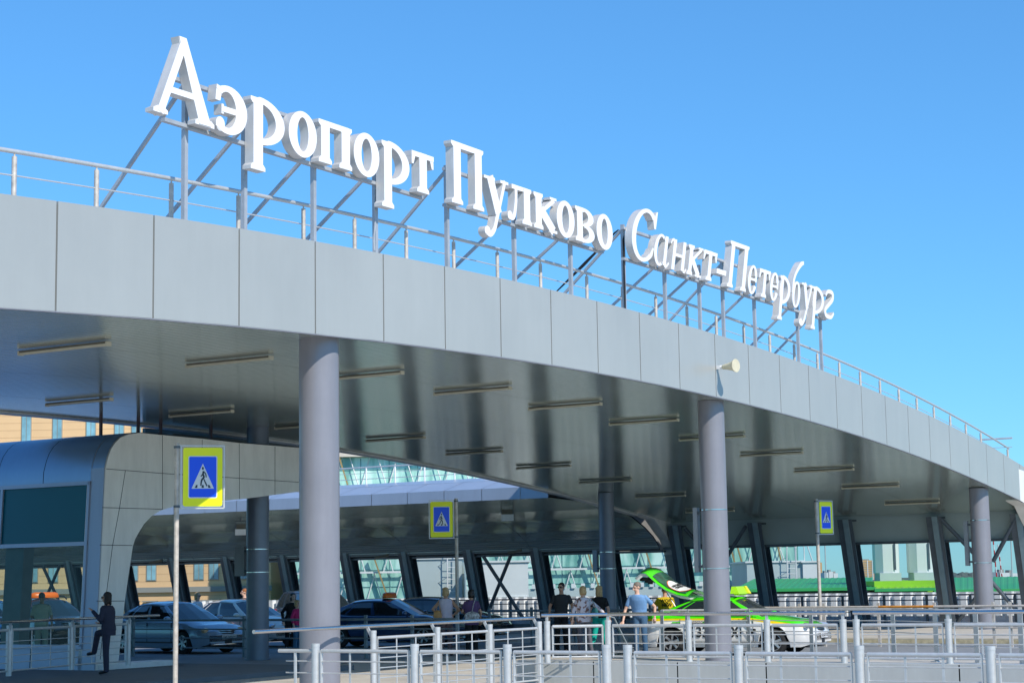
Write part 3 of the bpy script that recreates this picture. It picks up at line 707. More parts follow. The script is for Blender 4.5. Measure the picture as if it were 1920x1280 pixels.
    if ch == 'а': return [sector(w * .40, XH / 2, w * .40, XH / 2 + .015, s * .85, .06, 60, 300), sector(w * .46, XH / 2, w * .38, XH / 2 + .015, .06, .06, -60, 60), rect(w * .66, .03, w * .66 + s * .85, XH), stroke([(w * .74, .10), (w * .86, .02), (w + .03, .12)], [.09, .07, .05])]
    if ch == 'н': return [rect(.05, 0, .05 + s * .9, XH), rect(w - .05 - s * .9, 0.03, w - .05, XH), rect(.1, XH * .46, w - .1, XH * .56), stroke([(.08, XH - .02), (.0, XH - .03), (-.06, XH - .12)], [.07, .06, .04]), stroke([(w - .12, .10), (w - .02, .02), (w + .07, .10)], [.09, .06, .04]), stroke([(w - .1, XH - .02), (w - .16, XH - .03)], [.06, .05])]
    if ch == 'e': return [sector(w * .47, XH / 2, w * .47, XH / 2 + .015, s * .9, .065, 20, 335), rect(w * .15, XH * .47, w * .90, XH * .56), sector(w * .45, XH / 2, w * .47, XH / 2 + .015, .08, .065, -8, 60)]
    if ch == 'б': return ring(w * .46, XH / 2 - .02, w * .46, XH / 2, s * .85, .065) + [stroke([(.05, XH * .5), (.04, XH * .95), (w * .3, XH * 1.3), (w * .75, CAP * 1.02), (w + .04, CAP * 1.08)], [.12, .11, .10, .13, .08])]
    if ch == 'г': return [stroke([(.04, XH * .80), (w * .25, XH * .98), (w * .70, XH * .97), (w * .78, XH * .74), (w * .45, XH * .50), (w * .12, XH * .26), (w * .25, XH * .05), (w * .75, XH * .03), (w * 1.0, XH * .22)], [.08, .10, .11, .13, .13, .12, .11, .10, .07])]
    if ch == '-': return [rect(0, XH * .33, w, XH * .50)]
    return [rect(0, 0, w, XH)]
# (glyph, left pixel, right pixel, italic)
LET = [('А', 288, 405, 0), ('э', 404.5, 463.5, 0), ('р', 470, 534.4, 0), ('о', 541.5, 594.3, 0), ('п', 598, 661, 0), ('о', 663.4, 711.4, 0), ('р', 715.7, 768.5, 0), ('т', 772.8, 814, 0),
       ('П', 847, 908.5, 0), ('у', 910, 954, 0), ('л', 953, 996.5, 0), ('к', 1002, 1045, 0), ('о', 1044, 1077.5, 0), ('в', 1080, 1115.5, 0), ('о', 1118.7, 1149, 0),
       ('С', 1183, 1226, 1), ('а', 1226.5, 1255, 1), ('н', 1259, 1286, 1), ('к', 1290, 1317, 1), ('т', 1318, 1343, 1), ('-', 1344, 1361.5, 1), ('П', 1365, 1401, 1), ('e', 1402.6, 1420, 1), ('т', 1423, 1443.4, 1), ('e', 1443.8, 1460.3, 1),
       ('р', 1461.5, 1482, 1), ('б', 1485.6, 1501.5, 1), ('у', 1503, 1524, 1), ('р', 1523.5, 1545, 1), ('г', 1546, 1564, 1)]
PH = .30
names_l = {'А': 'capital A'}
for i, (ch, xl, xr, it) in enumerate(LET):
    ul_ = u_at(xl, VS, 8.95); ur_ = u_at(xr, VS, 8.95); w = ur_ - ul_
    S = (.235 if ch in 'АПС' else .225) if not it else (.185 if ch in 'ПС' else .16)
    sh = .29 if it else 0.0
    polys = glyph(ch, w, S)
    b = MB()
    for k, poly in enumerate(polys):
        pl = [(x + sh * (y - PH), y) for x, y in poly]
        # signed area: make counter-clockwise
        A = sum(pl[j][0] * pl[(j + 1) % len(pl)][1] - pl[(j + 1) % len(pl)][0] * pl[j][1] for j in range(len(pl)))
        if A < 0: pl = pl[::-1]
        f0_ = len(b.f)
        b.mi = 1
        b.prism(pl, P(ul_, VS, ZB), AXU, AXZ, AXV, -TH + .002 * k, -.0025 * k)
        b.m[f0_] = 0
    o = b.build('letter', [M['letter'], M['letter_side']], sign, smooth=True, flat_angle=28)
# frame
pxs = [349, 461, 591, 707, 842, 968, 1074, 1174, 1251, 1316, 1360, 1419, 1500, 1543]
ptop = {842: 9.35, 1174: 9.35, 1360: 9.3, 349: 9.35}
pu = [u_at(x, VS - .26, 7.45) for x in pxs]
for x, u in zip(pxs, pu):
    b = MB(); zt1 = ptop.get(x, 9.0); b.ubox(u - .036, u + .036, VS - .33, VS - .26, zt(u) - .05, zt1); b.build('post', M['sign_steel'], sign)
    b = MB(); b.bar(P(u, VS - .33, zt1 - .12), P(u - .02, VS - 2.45, zt(u) - .1), .05, .05); b.build('raking_brace', M['sign_steel'], sign)
for x0, x1 in ((318, 815), (846, 1150), (1180, 1562)):
    a = u_at(x0, VS, 8.9); c = u_at(x1, VS, 8.9)
    for z in (8.56, 9.22):
        b = MB(); b.ubox(a + .1, c - .1, VS - .26, VS - TH - .005, z, z + .055); b.build('frame_rail', M['sign_steel'], sign)
# cables
b = MB()
def wire(b, pts, r=.012): b.tube(pts, r, 6)
u = pu[3]; wire(b, [P(u - .06, VS - .25, 8.5), P(u - .08, VS - .25, 8.2), P(u - .05, VS - .25, 7.9), P(u - .10, VS - .25, 7.7), P(u - .08, VS - .25, 7.45)]); wire(b, [P(u - .05, VS - .25, 8.4), P(u - .06, VS - .25, 8.0), P(u - .11, VS - .25, 7.6), P(u - .10, VS - .25, 7.45)])
b.build('cable', M['sign_steel'], sign)
b = MB(); u = pu[7]
for k in range(4): wire(b, [P(u - .05 - .02 * k, VS - .24, 9.1 - .03 * k), P(u - .06 - .015 * k, VS - .24, 8.5), P(u - .05 - .02 * k, VS - .24, 8.0), P(u - .06 - .012 * k, VS - .24, 7.5)], .010)
for k in range(3): wire(b, [P(u - .06, VS - .36 - .04 * k, 9.24 - .02 * k), P(u - .07, VS - 1.2, 8.62 - .03 * k), P(u - .08, VS - 2.4, 7.66 + .02 * k)], .014)
b.build('cable', M['blackplastic'], sign)

# ================================================================== RAILINGS IN FRONT
def infill(b, p, q, zs, r=.009):
    for z in zs: b.cyl(Vector((p.x, p.y, z)), Vector((q.x, q.y, z)), r, n=6)
def rail_run(name, pts, label, zpost, zpipe, rp, rpipe, zs, mids=2, hand=None, mpost=None, mrail=None, zbase=0.0, frame=True, grp=None, endext=(0, 0), pipe_ext=None):
    t = thing(name, pts[len(pts) // 2] + Vector((0, 0, zbase)), label, 'railing', grp)
    mpost = mpost or M['galv']; mrail = mrail or M['galv']
    for p in pts:
        b = MB(); b.cyl(p + Vector((0, 0, zbase)), p + Vector((0, 0, zbase + zpost - .03)), rp, n=18); b.cyl(p + Vector((0, 0, zbase + zpost - .045)), p + Vector((0, 0, zbase + zpost)), rp * 1.05, n=18)
        b.build('post', mpost, t, smooth=True)
    for p, q in zip(pts[:-1], pts[1:]):
        d = (q - p).normalized(); g = rp + .045
        a = p + d * g; c = q - d * g
        b = MB(); b.cyl(a + Vector((0, 0, zbase + zpipe)), c + Vector((0, 0, zbase + zpipe)), rpipe, n=12)
        if frame:
            for e in (a, c): b.bar(e + Vector((0, 0, zbase + .08)), e + Vector((0, 0, zbase + zpipe + .01)), .05, .012, Vector((NX, NY, 0)) if abs(d.dot(AXU)) < .5 else AXU)
            b.cyl(a + Vector((0, 0, zbase + .10)), c + Vector((0, 0, zbase + .10)), .018, n=8)
        b.build('frame', mrail, t, smooth=True)
        b = MB(); infill(b, a, c, [zbase + z for z in zs])
        for k in range(mids): m_ = a + (c - a) * (k + 1) / (mids + 1); b.bar(m_ + Vector((0, 0, zbase + .1)), m_ + Vector((0, 0, zbase + zpipe - .02)), .008, .028, d)
        b.build('infill_bars', mrail, t)
    if pipe_ext is not None:
        e = P(20.2, pipe_ext); s_ = pts[0]; b = MB()
        b.tube([s_ + Vector((0, 0, zpipe)), e + Vector((0, 0, zpipe))], rpipe, 10)
        for z in zs[:4]: b.cyl(s_ + Vector((0, 0, z)), e + Vector((.1, 0, z)), .009, n=6)
        m_ = s_.lerp(e, .55); b.bar(m_ + Vector((0, 0, .1)), m_ + Vector((0, 0, zpipe)), .03, .03, AXU); b.build('rail_end', mrail, t, smooth=True)
    if hand:
        zh, off, rh = hand
        n_ = AXV
        hp = [p + off + Vector((0, 0, zbase + zh)) for p in pts]
        if endext[0]: hp.insert(0, hp[0] + (hp[0] - hp[1]).normalized() * endext[0])
        if endext[1]: hp.append(hp[-1] + (hp[-1] - hp[-2]).normalized() * endext[1])
        b = MB()
        for a, c in zip(hp[:-1], hp[1:]): b.cyl(a, c, rh, n=14)
        for a in hp[1:-1]: b.ell(a, (rh, rh, rh))
        b.build('handrail', M['stainless'], t, smooth=True)
        for p in pts:
            b = MB(); b.bar(p + Vector((0, 0, zbase + zpost - .16)), p + off + Vector((0, 0, zbase + zh - rh * .6)), .02, .05, n_); b.build('bracket', mrail, t)
    return t
V3 = lambda p: Vector(p)
# nearest run, across the bottom of the picture
z4 = [.86, .70, .54, .38, .24]
pts = [P(20.2, v) for v in (-12.43, -13.88)][::-1] + [P(20.2, v) for v in (-10.92,)]
rail_run('galvanised_railing', [P(20.2, v_at(592, 20.2, .6)), P(20.2, -13.88), P(20.2, -12.43), P(20.2, -10.98)], 'nearest galvanised railing, its left run starting behind the thick column', 1.10, 1.0, .056, .026, z4, grp='galvanised tube railings', pipe_ext=v_at(523, 20.2, 1.0))
rail_run('galvanised_railing', [P(20.2, -10.68), P(20.2, -9.18), P(20.2, -7.66), P(20.2, -6.13), P(20.2, -4.6)], 'nearest galvanised railing, its right run at the bottom right', 1.10, 1.0, .056, .026, z4, grp='galvanised tube railings')
# second run with stainless handrail: along the canopy line, then turning right
offL = AXV * -.0 + AXU * -.12
uu2 = [24.01, 25.86, 27.53, 29.25]
pL = [P(u, -17.3) for u in uu2]
rail_run('galvanised_railing', pL, 'galvanised railing with polished handrail running away from the thick column', 1.16, 1.04, .050, .024, [.88, .72, .56, .40, .24], hand=(1.23, AXV * -.12, .03), grp='galvanised tube railings', endext=(2.85, 0), zbase=0)
rail_run('galvanised_railing', [P(29.45, -17.25), P(30, -16.26), P(30, -14.6), P(30, -13.07), P(30, -11.65)], 'galvanised railing with polished handrail in front of the taxi', 1.16 - .40, 1.06 - .40, .058, .03, [.50, .34, .18], hand=(1.27 - .40, AXU * .0, .032), grp='galvanised tube railings', zbase=.40, endext=(.1, .05))
rail_run('galvanised_railing', [P(30, -11.41), P(30, -9.79), P(30, -8.2), P(30, -6.6)], 'galvanised railing with polished handrail at the right, above the grey parapet panels', 1.16 - .40, 1.06 - .40, .058, .03, [.50, .34, .18], hand=(1.27 - .40, AXU * .0, .032), grp='galvanised tube railings', zbase=.40, endext=(.05, 0))
# parapet with grey panels
pp = thing('panelled_parapet', P(29.9, -12, 0), 'low parapet clad with grey panels at the bottom right', 'parapet')
b = MB(); b.ubox(29.80, 30.15, -18.1, -3, -.5, .395); b.build('core', M['dark'], pp)
b = MB(); v = -18.18
while v < -3: b.add([P(29.77, v + .01, -.5), P(29.77, v + 1.71, -.5), P(29.77, v + 1.71, .42), P(29.77, v + .01, .42), P(30.2, v + 1.71, .425), P(30.2, v + .01, .425)], [(0, 1, 2, 3), (3, 2, 4, 5)]); v += 1.723
b.build('cladding', M['parapet'], pp)
# left railing in front of the shelter
lp = [onz(x, y, .1) for x, y in ((-98, 1290), (16, 1276), (133, 1264), (240, 1255))]
t = rail_run('galvanised_railing', lp, 'galvanised railing with dark polished handrail, in front of the shelter', 1.0, .91, .058, .03, [.78, .64, .50, .36], hand=(1.07, Vector((.05, -.10, 0)), .03), grp='galvanised tube railings', zbase=.1, endext=(0, 1.1))
# grey barrier beyond, under the canopy
def barrier(name, u, xs_, z, zs, label, mp, x0=None, x1=None, w=.07, zbase=0.0, grp='tube barriers along the lane'):
    vs = [v_at(x, u, .7) for x in xs_]
    t = thing(name, P(u, sum(vs) / len(vs), zbase), label, 'barrier', grp)
    for v in vs:
        b = MB(); b.ubox(u - w / 2, u + w / 2, v - w / 2, v + w / 2, zbase, z + .09); b.build('post', mp, t)
    a = v_at(x0, u, z) if x0 else vs[0]; c = v_at(x1, u, z) if x1 else vs[-1]
    b = MB()
    for k, zz_ in enumerate(zs): b.cyl(P(u - .05, a, zz_), P(u - .05, c, zz_), .032 if k == 0 else .018, n=8)
    b.build('rail', mp, t); return t
barrier('tube_barrier', 38.3, [250, 458, 686, 773, 858], 1.02, [1.0, .76, .52, .26], 'dark grey barrier in front of the parked saloons, left half of the view', M['steel_shade'])
barrier('tube_barrier', 47.2, [918, 997, 1078, 1160, 1240], 1.04, [1.02, .76, .50], 'dark grey barrier behind the four people standing in the middle', M['steel_shade'])  # shaded stretch of the lane barrier, shade put into its grey
barrier('tube_barrier', 47.2, [1420, 1500, 1546, 1648], 1.08, [1.06, .50], 'beige barrier behind the taxi bonnet', M['galv_warm'])  # sunlit stretch of the same barrier, light put into its beige
bb = barrier('tube_barrier', 47.2, [1753, 1863, 1895, 1990], 1.08, [1.06, .50], 'beige barrier at the right edge', M['galv_warm'])
b = MB(); b.cyl(P(47.15, v_at(1649, 47.2, 1), 1.06), P(47.15, v_at(1752, 47.2, 1), 1.06), .034, n=8); o = b.build('orange_rail', M['rust']); tag(o, 'single rusty orange rail spanning between two beige posts', 'rail')
# flat-bar fence with zigzag look beside the taxi
fp = [onz(x, y) for x, y in ((1243, 1229), (1290, 1229), (1405, 1229), (1523, 1231), (1677, 1234), (1757, 1240), (1833, 1243), (1917, 1245))]
fb = thing('flat_bar_fence', fp[3], 'pale steel fence of broad flat posts and thin rails in front of the taxi', 'fence')
for p in fp:
    b = MB(); b.bar(p, p + Vector((0, 0, 1.14)), .012, .15, Vector((-.45, .9, 0))); b.box(p + Vector((0, 0, .01)), (.2, .2, .02), .5); b.build('post', M['galv'], fb)
b = MB()
for a, c in zip(fp[:-1], fp[1:]):
    for z in (1.12, .86, .60, .34): b.cyl(a + Vector((0, 0, z)), c + Vector((0, 0, z)), .028 if z > 1 else .012, n=8)
b.build('rails', M['galv'], fb)

# ================================================================== CROSSING SIGNS
def crossing_sign(x, ytop, Y, w, h, side, tilt, label, polr=.038, lean=(0, 0)):
    """pole at pixel x (top at ytop), board on the given side"""
    top = onY(x, ytop, Y); base = Vector((top.x + lean[0], top.y + lean[1], 0))
    t = thing('crossing_sign', base, label, 'road sign', 'pedestrian crossing signs')
    b = MB(); b.cyl(base, top, polr, polr, n=14); b.build('pole', M['galv_warm'], t, smooth=True)
    b = MB(); b.cyl(top - Vector((0, 0, .09)), top - Vector((0, 0, .05)), polr + .012, n=14); b.cyl(top - Vector((0, 0, h + .10)), top - Vector((0, 0, h + .06)), polr + .012, n=14); b.build('clamp', M['beam'], t, smooth=True)
    axx = Vector((cos(tilt), sin(tilt), 0)); nrm = Vector((sin(tilt), -cos(tilt), 0))
    cx = top + axx * side * (w / 2 + .10) + nrm * .02 + Vector((0, 0, -h / 2 - .08))
    Z = Vector((0, 0, 1))
    def rr_(hw, hh, r, n=5):
        out = []
        for (sx, sy, a0) in ((1, 1, 0), (-1, 1, 90), (-1, -1, 180), (1, -1, 270)):
            for k in range(n + 1): a = radians(a0 + 90 * k / n); out.append((sx * (hw - r) + r * cos(a), sy * (hh - r) + r * sin(a)))
        return out
    b = MB(); b.prism(rr_(w / 2, h / 2, .04), cx, axx, Z, nrm, -.004, 0); b.build('yellow_board', M['yellow'], t)
    b = MB()
    fx, fz = w / 2 + .03, h / 2 + .03
    for s_ in (-1, 1): b.bar(cx + axx * s_ * fx + Z * -fz - nrm * .02, cx + axx * s_ * fx + Z * fz - nrm * .02, .022, .022, nrm)
    for s_ in (-1, 1): b.bar(cx - axx * (fx + (.1 if side > 0 else 0)) + Z * s_ * fz - nrm * .02, cx + axx * (fx + (.1 if side < 0 else 0)) + Z * s_ * fz - nrm * .02, .022, .022, nrm)
    b.build('frame', M['galv'], t)
    bw, bh = w * .74, h * .72
    b = MB(); b.prism(rr_(bw / 2, bh / 2, .03), cx, axx, Z, nrm, .001, .004); pl = b.build('white_border', M['signwhite'], t)
    b = MB(); b.prism(rr_(bw / 2 - .016, bh / 2 - .016, .02), cx, axx, Z, nrm, .005, .008); b.build('blue_field', M['blue'], t)
    k = bw / .52; c2 = cx + Z * (-.01 * k)
    b = MB(); b.prism([(-.20 * k, -.20 * k), (.20 * k, -.20 * k), (0, .25 * k)], c2, axx, Z, nrm, .009, .012); b.build('triangle', M['signwhite'], t)
    g = MB(); m_ = lambda pts: [(-p[0] * k * side_m, p[1] * k) for p in pts]
    side_m = -1 if side > 0 else 1
    def pr(pts): g.prism(m_(pts), c2, axx, Z, nrm, .013, .016)
    pr([(.0 + .018 * cos(2 * pi * q / 14), .165 + .027 * sin(2 * pi * q / 14)) for q in range(14)])
    pr(stroke([(.012, .115), (.004, .06), (.018, .005), (-.02, -.05), (-.035, -.15)], [.03, .032, .034, .03, .022]))
    pr(stroke([(.02, -.03), (.045, -.09), (.075, -.155)], [.02, .022, .022]))
    pr(stroke([(.01, .11), (.05, .065), (.06, .0)], [.02, .02, .016])); pr(stroke([(-.005, .06), (-.035, .015)], [.018, .018]))
    for x_ in (-.105, 0.0, .105): pr([(x_ - .022 + x_ * .15, -.185), (x_ + .022 + x_ * .15, -.185), (x_ + .014, -.135), (x_ - .014, -.135)])
    g.build('walking_figure', M['signdark'], t)
    return t
crossing_sign(332, 830, 30.0, .645, .97, 1, radians(14), 'largest pedestrian crossing sign, yellow-bordered, in front of the shelter', .042, (-.0, 0))
crossing_sign(855, 934, 49.0, .60, .95, -1, radians(8), 'crossing sign on the left of its pole, in the middle of the picture', .047)
crossing_sign(1530, 935, 53.5, .50, .92, 1, radians(33), 'small crossing sign seen at an angle, at the right behind the taxi', .05, (0, 0))

# floodlights
def flood(x, y, u, label, s=1.0):
    u_, v_, z_ = onu(x, y, u); p = P(u_, v_, z_)
    t = thing('floodlight', p, label, 'floodlight', 'floodlights under the rear canopy')
    b = MB(); b.box(p + Vector((0, 0, .0)), (.34 * s, .30 * s, .22 * s), .2); b.build('body', M['lamp_body'], t)
    b = MB(); b.box(p + Vector((.0, -.02, -.20 * s)), (.42 * s, .34 * s, .24 * s), .2); b.build('shade', M['portal'], t)
    b = MB(); b.tube([p + Vector((-.22 * s, 0, -.05)), p + Vector((-.22 * s, 0, .26 * s)), p + Vector((.22 * s, 0, .26 * s)), p + Vector((.22 * s, 0, -.05))], .02, 6); b.cyl(p + Vector((0, 0, .24 * s)), p + Vector((0, 0, .7 * s)), .03, n=8); b.build('yoke', M['beam'], t)
flood(951, 960, 58, 'floodlight hanging under the rear canopy right of the middle crossing sign')
flood(451, 988, 58, 'floodlight beside the dark column left of centre')
def flatlight(x, y, u, label):
    u_, v_, z_ = onu(x, y, u); p = P(u_, v_, z_); b = MB()
    b.bar(p + Vector((-.28, 0, -.06)), p + Vector((.30, 0, .04)), .30, .10); o = b.build('wall_lamp', M['lamp_body']); tag(o, label, 'lamp', 'flat lamps on the curved soffit'); return o
flatlight(965, 1033, 63.0, 'flat lamp above the crossed braces')
flatlight(716, 1042, 63.0, 'flat lamp above the orange taxi sign')
flatlight(292, 1052, 63.0, 'flat lamp just right of the shelter leg')
# ================================================================== BACKGROUND
def zpx(x, y, Y): return onY(x, y, Y).z
def xpx(x, y, Y): return onY(x, y, Y).x
M['tan'] = mat('sandstone_cladding', (.80, .52, .27), .7, noise=(.3, .06))
M['tan_trim'] = mat('grey_ledge', (.30, .30, .27), .7)
M['win'] = mat('far_window_glass', (.22, .42, .48), .12, 0, .8, noise=(.5, .5))
M['winframe'] = mat('far_window_frame', (.35, .33, .28), .5)
M['green'] = mat('green_roof_sheet', (.05, .42, .12), .45, noise=(.4, .08))
M['lime'] = mat('lime_roof_sheet', (.30, .62, .03), .5, noise=(.6, .10))
M['shedwall'] = mat('grey_green_wall', (.28, .34, .32), .7)
M['tank'] = mat('pale_grey_panels', (.48, .57, .56), .6, noise=(.5, .06))
M['tank_white'] = mat('white_panels', (.74, .78, .76), .6, noise=(.7, .04))
M['bluegrey'] = mat('distant_blue_grey', (.22, .30, .36), .9)
def glassmat():
    m = mat('terminal_glass', (.2, .5, .45), .06, 0, .7); nt = m.node_tree; b = nt.nodes['Principled BSDF']
    tc = nt.nodes.new('ShaderNodeTexCoord'); mp = nt.nodes.new('ShaderNodeMapping'); mp.inputs['Scale'].default_value = (.7, .7, .13)
    n = nt.nodes.new('ShaderNodeTexNoise'); n.inputs['Scale'].default_value = 1.3; n.inputs['Detail'].default_value = 8; n.inputs['Distortion'].default_value = .8  # tall noise streaks paint the facade's reflections into the colour
    r = nt.nodes.new('ShaderNodeValToRGB'); e = r.color_ramp.elements; e[0].position = .34; e[0].color = (.16, .40, .35, 1); e[1].position = .62; e[1].color = (.64, .88, .80, 1)
    x = e.new(.48); x.color = (.38, .68, .58, 1)
    nt.links.new(tc.outputs['Object'], mp.inputs[0]); nt.links.new(mp.outputs[0], n.inputs[0]); nt.links.new(n.outputs[0], r.inputs[0]); nt.links.new(r.outputs[0], b.inputs['Base Color'])
    return m
M['tglass'] = glassmat()
# tan office building
Y = 150; x0, x1 = xpx(-260, 1100, Y), xpx(508, 1097, Y)
tb = thing('office_building', (x0 + 13, Y, -7), 'sandstone-coloured office building with tall windows, at the left behind everything', 'building')
b = MB(); b.box(((x0 + x1) / 2, Y + 10, 6.5), (x1 - x0, 20, 27)); b.build('wall', M['tan'], tb)
b = MB()
for z in (1.72, 13.35, 20.0): b.box(((x0 + x1) / 2, Y - .15, z), (x1 - x0 + .2, .34, .42))
b.build('ledge', M['tan_trim'], tb)
b = MB(); z = -6.6
while z < 19.8:
    if all(abs(z - q) > .3 for q in (1.72, 13.35)): b.box(((x0 + x1) / 2, Y - .004, z), (x1 - x0, .01, .02))
    z += .6
b.build('cladding_joint', mat('cladding_joint', (.45, .27, .14), .8), tb)
wp = None
WX = [(p_, k_) for k_, L_ in (('lo', (-130, -70, -10, 20, 62, 100, 140, 195, 250, 284, 330, 373, 401, 456, 488)), ('up', (-130, -74, -14, 50, 108, 171, 224, 256, 300, 350, 400, 450, 490))) for p_ in L_]
for p_, k_ in WX:
    x = xpx(p_, 1090 if k_ == 'lo' else 800, Y)
    for zr, hh in (((2.45, 2.4), (-.25, 1.0)) if k_ == 'lo' else ((13.9, 2.6),)):
        b = MB(); b.box((x, Y - .03, zr + hh / 2), (.84, .10, hh)); 
        if wp is None or True:
            w_ = b.build('window', M['winframe'], tb)
            b = MB(); b.box((x - .19, Y - .10, zr + hh / 2), (.32, .05, hh - .14)); b.box((x + .19, Y - .10, zr + hh / 2), (.32, .05, hh - .14)); b.build('pane', M['win'], w_)
            if zr < 0:
                b = MB(); b.bar(Vector((x - .6, Y - .5, zr + hh + .05)), Vector((x + .6, Y - .5, zr + hh + .05)), .8, .08); b.build('awning', M['tan_trim'], w_)
# glass terminal
Y = 140; x0, x1 = xpx(543, 1095, Y), xpx(1498, 1080, Y)
gt = thing('glass_terminal', ((x0 + x1) / 2, Y, -7), 'long mint-green glass terminal with white diagonal lattice, behind the road', 'building')
b = MB(); b.box(((x0 + x1) / 2, Y + 15, 2.3), (x1 - x0, 30, 18.6)); b.build('glass_facade', M['tglass'], gt)
b = MB(); b.box(((x0 + x1) / 2, Y + 14.6, 12.7), (x1 - x0 + .6, 31, 2.2)); b.build('roof_band', mat('terminal_roof_band', (.62, .55, .46), .6), gt)
b = MB(); RH = 5.0
for k in range(-2, 3):
    z = 2.77 + RH * k
    if z > 11.7: break
    if z > -7: b.bar(Vector((x0, Y - .5, z)), Vector((x1, Y - .5, z)), .14, .14)
b.build('horizontal_tube', M['white'], gt)
b = MB(); xx = x0 + .8; j = 0
while xx < x1 - 1:
    for k in range(-1, 2):
        z = 2.77 + RH * k; z2 = min(z + RH, 11.6); f = (z2 - z) / RH
        b.cyl(Vector((xx, Y - .5, z)), Vector((xx + 1.5 * f, Y - .35 + .3 * sin(j), z2)), .045, n=5); b.cyl(Vector((xx + 2.9, Y - .5, z)), Vector((xx + 2.9 - 1.5 * f, Y - .35, z2)), .045, n=5)
    xx += 2.14; j += 1
b.build('lattice', M['white'], gt)
b = MB()
for x_, y_, dx_ in ((650, 1075, .9), (712, 1076, .9), (1112, 1066, .8), (1215, 1045, .8), (1390, 1050, .7), (640, 870, .8), (1462, 1040, .5), (1382, 1072, .6)):
    p = onY(x_, y_, Y - .8); b.bar(p + Vector((-dx_ * .6, 0, 1.6)), p + Vector((dx_ * .6, 0, -1.6)), .3, .1)
b.build('ochre_strut', mat('ochre_strut', (.35, .25, .10), .6), gt)
b = MB()
for k in range(14): z = -6 + 1.28 * k; b.box(((x0 + x1) / 2, Y - .03, z), (x1 - x0, .06, .05))
for k in range(int((x1 - x0) / 2.2)): b.box((x0 + 1.1 + 2.2 * k, Y - .03, 2.3), (.06, .06, 18.4))
b.build('mullion', mat('terminal_mullion', (.16, .36, .36), .5), gt)
b = MB(); b.box((xpx(1200, 1100, 120), 122, -2.2), (26, 2, 7.2)); b.build('low_wing', M['tank'], gt)
b = MB()
for k in range(40): b.box((xpx(1200, 1100, 120) - 12.8 + .65 * k, 120.9, 1.55), (.25, .1, .3))
b.build('cornice', M['tank_white'], gt)

def ladder(b, x, Y, z0, z1, w=.5, hoop=False):
    for s in (-1, 1): b.cyl((x + s * w / 2, Y, z0), (x + s * w / 2, Y, z1), .035, n=6)
    z = z0 + .2
    while z < z1: b.cyl((x - w / 2, Y, z), (x + w / 2, Y, z), .02, n=5); z += .32
    if hoop:
        for s in (-1, 1): b.tube([(x + s * w / 2, Y, z1), (x + s * w / 2 + .02, Y, z1 + .9), (x + s * w / 2 + .35, Y + .3, z1 + 1.2), (x + s * w / 2 + .6, Y + .5, z1 + .9), (x + s * w / 2 + .6, Y + .5, z1)], .035, 6)
def plant_box(xa, xb, yt, Y, d, label, m, lad=None, doors=(), side=None):
    a, c = xpx(xa, yt, Y), xpx(xb, yt, Y); z1 = zpx((xa + xb) / 2, yt, Y)
    t = thing('plant_room', ((a + c) / 2, Y, -7), label, 'plant room', 'flat roofed plant rooms beyond the parapet')
    b = MB(); b.box(((a + c) / 2, Y + d / 2, (z1 - 7) / 2), (c - a, d, z1 + 7)); b.build('wall', m, t)
    b = MB(); b.box(((a + c) / 2, Y + d / 2, z1 + .05), (c - a + .2, d + .2, .1)); b.build('roof_edge', M['tank_white'], t)
    if lad:
        b = MB(); lx = xpx(lad, yt, Y - .5); ladder(b, lx, Y - .5, -1, z1, .55, True)
        for k in range(5): b.cyl((lx - .27, Y - .5, k * .9 - .5), (lx - .8, Y, k * .9 - .8), .02, n=5)
        b.build('ladder', M['white'], t)
    for dx in doors:
        x_ = xpx(dx, 1090, Y); b = MB(); b.box((x_, Y - .02, .1), (.95, .05, 2.1)); dd = b.build('door', M['tank_white'], t)
        b = MB(); b.box((x_ + .3, Y - .08, .1), (.06, .08, .2)); b.build('handle', M['blackplastic'], dd)
    return t
plant_box(760, 866, 1048, 100, 8, 'pale grey plant room with a white ladder, behind the woman in the white blouse', M['tank'], 848)
plant_box(880, 990, 1054, 96, 8, 'pale ribbed plant room with doors behind the crossed braces', M['tank_white'], None, (930, 972))
plant_box(1400, 1505, 1054, 112, 8, 'pale plant room with a hooped ladder standing on the green roof', M['tank'], 1484)
plant_box(1505, 1533, 1054, 111.8, 6, 'sunlit side wall of the hooped-ladder plant room, its light painted white, with a door', M['tank_white'], None, (1519,))  # side wall as its own box, sunlight painted in as white
# green roofed sheds
def shed(xa, xb, Ye, ye, Yr, yr, m, label, rib=.30, left_tri=0, zdrop=0):
    a0, a1 = onY(xa, ye, Ye), onY(xb, ye, Ye); r0, r1 = onY(xa + left_tri, yr, Yr), onY(xb, yr, Yr); r0.z = r1.z = (r0.z + r1.z) / 2; a0.z = a1.z = (a0.z + a1.z) / 2
    t = thing('shed', ((a0.x + a1.x) / 2, Ye, -7), label, 'shed', 'low sheds with coloured metal roofs')
    n = max(2, int((a1.x - a0.x) / rib)); b = MB(); rows = [[], []]
    for k in range(n):
        for f, h in ((0, 0), (.1, .022), (.4, .022), (.5, 0)):
            s = (k + f) / n; p = a0.lerp(a1, s); q = r0.lerp(r1, s); rows[0].append(p + Vector((0, 0, h))); rows[1].append(q + Vector((0, 0, h)))
    b.grid(rows); b.build('roof', m, t)
    b = MB(); b.box(((a0.x + a1.x) / 2, (Ye + Yr) / 2 + .6, (a0.z - 7) / 2 - .1), (a1.x - a0.x - .3, Yr - Ye - .6, a0.z + 7 - .1)); b.build('wall', M['shedwall'], t)
    b = MB(); b.box(((a0.x + a1.x) / 2, Ye + .02, a0.z - .02), (a1.x - a0.x, .1, .14)); b.build('gutter', M['green'], t)
    return t
shed(1372, 1642, 86, 1104, 108, 1083.5, M['green'], 'long shed with a dark green ribbed metal roof, left of the two silos', left_tri=40)
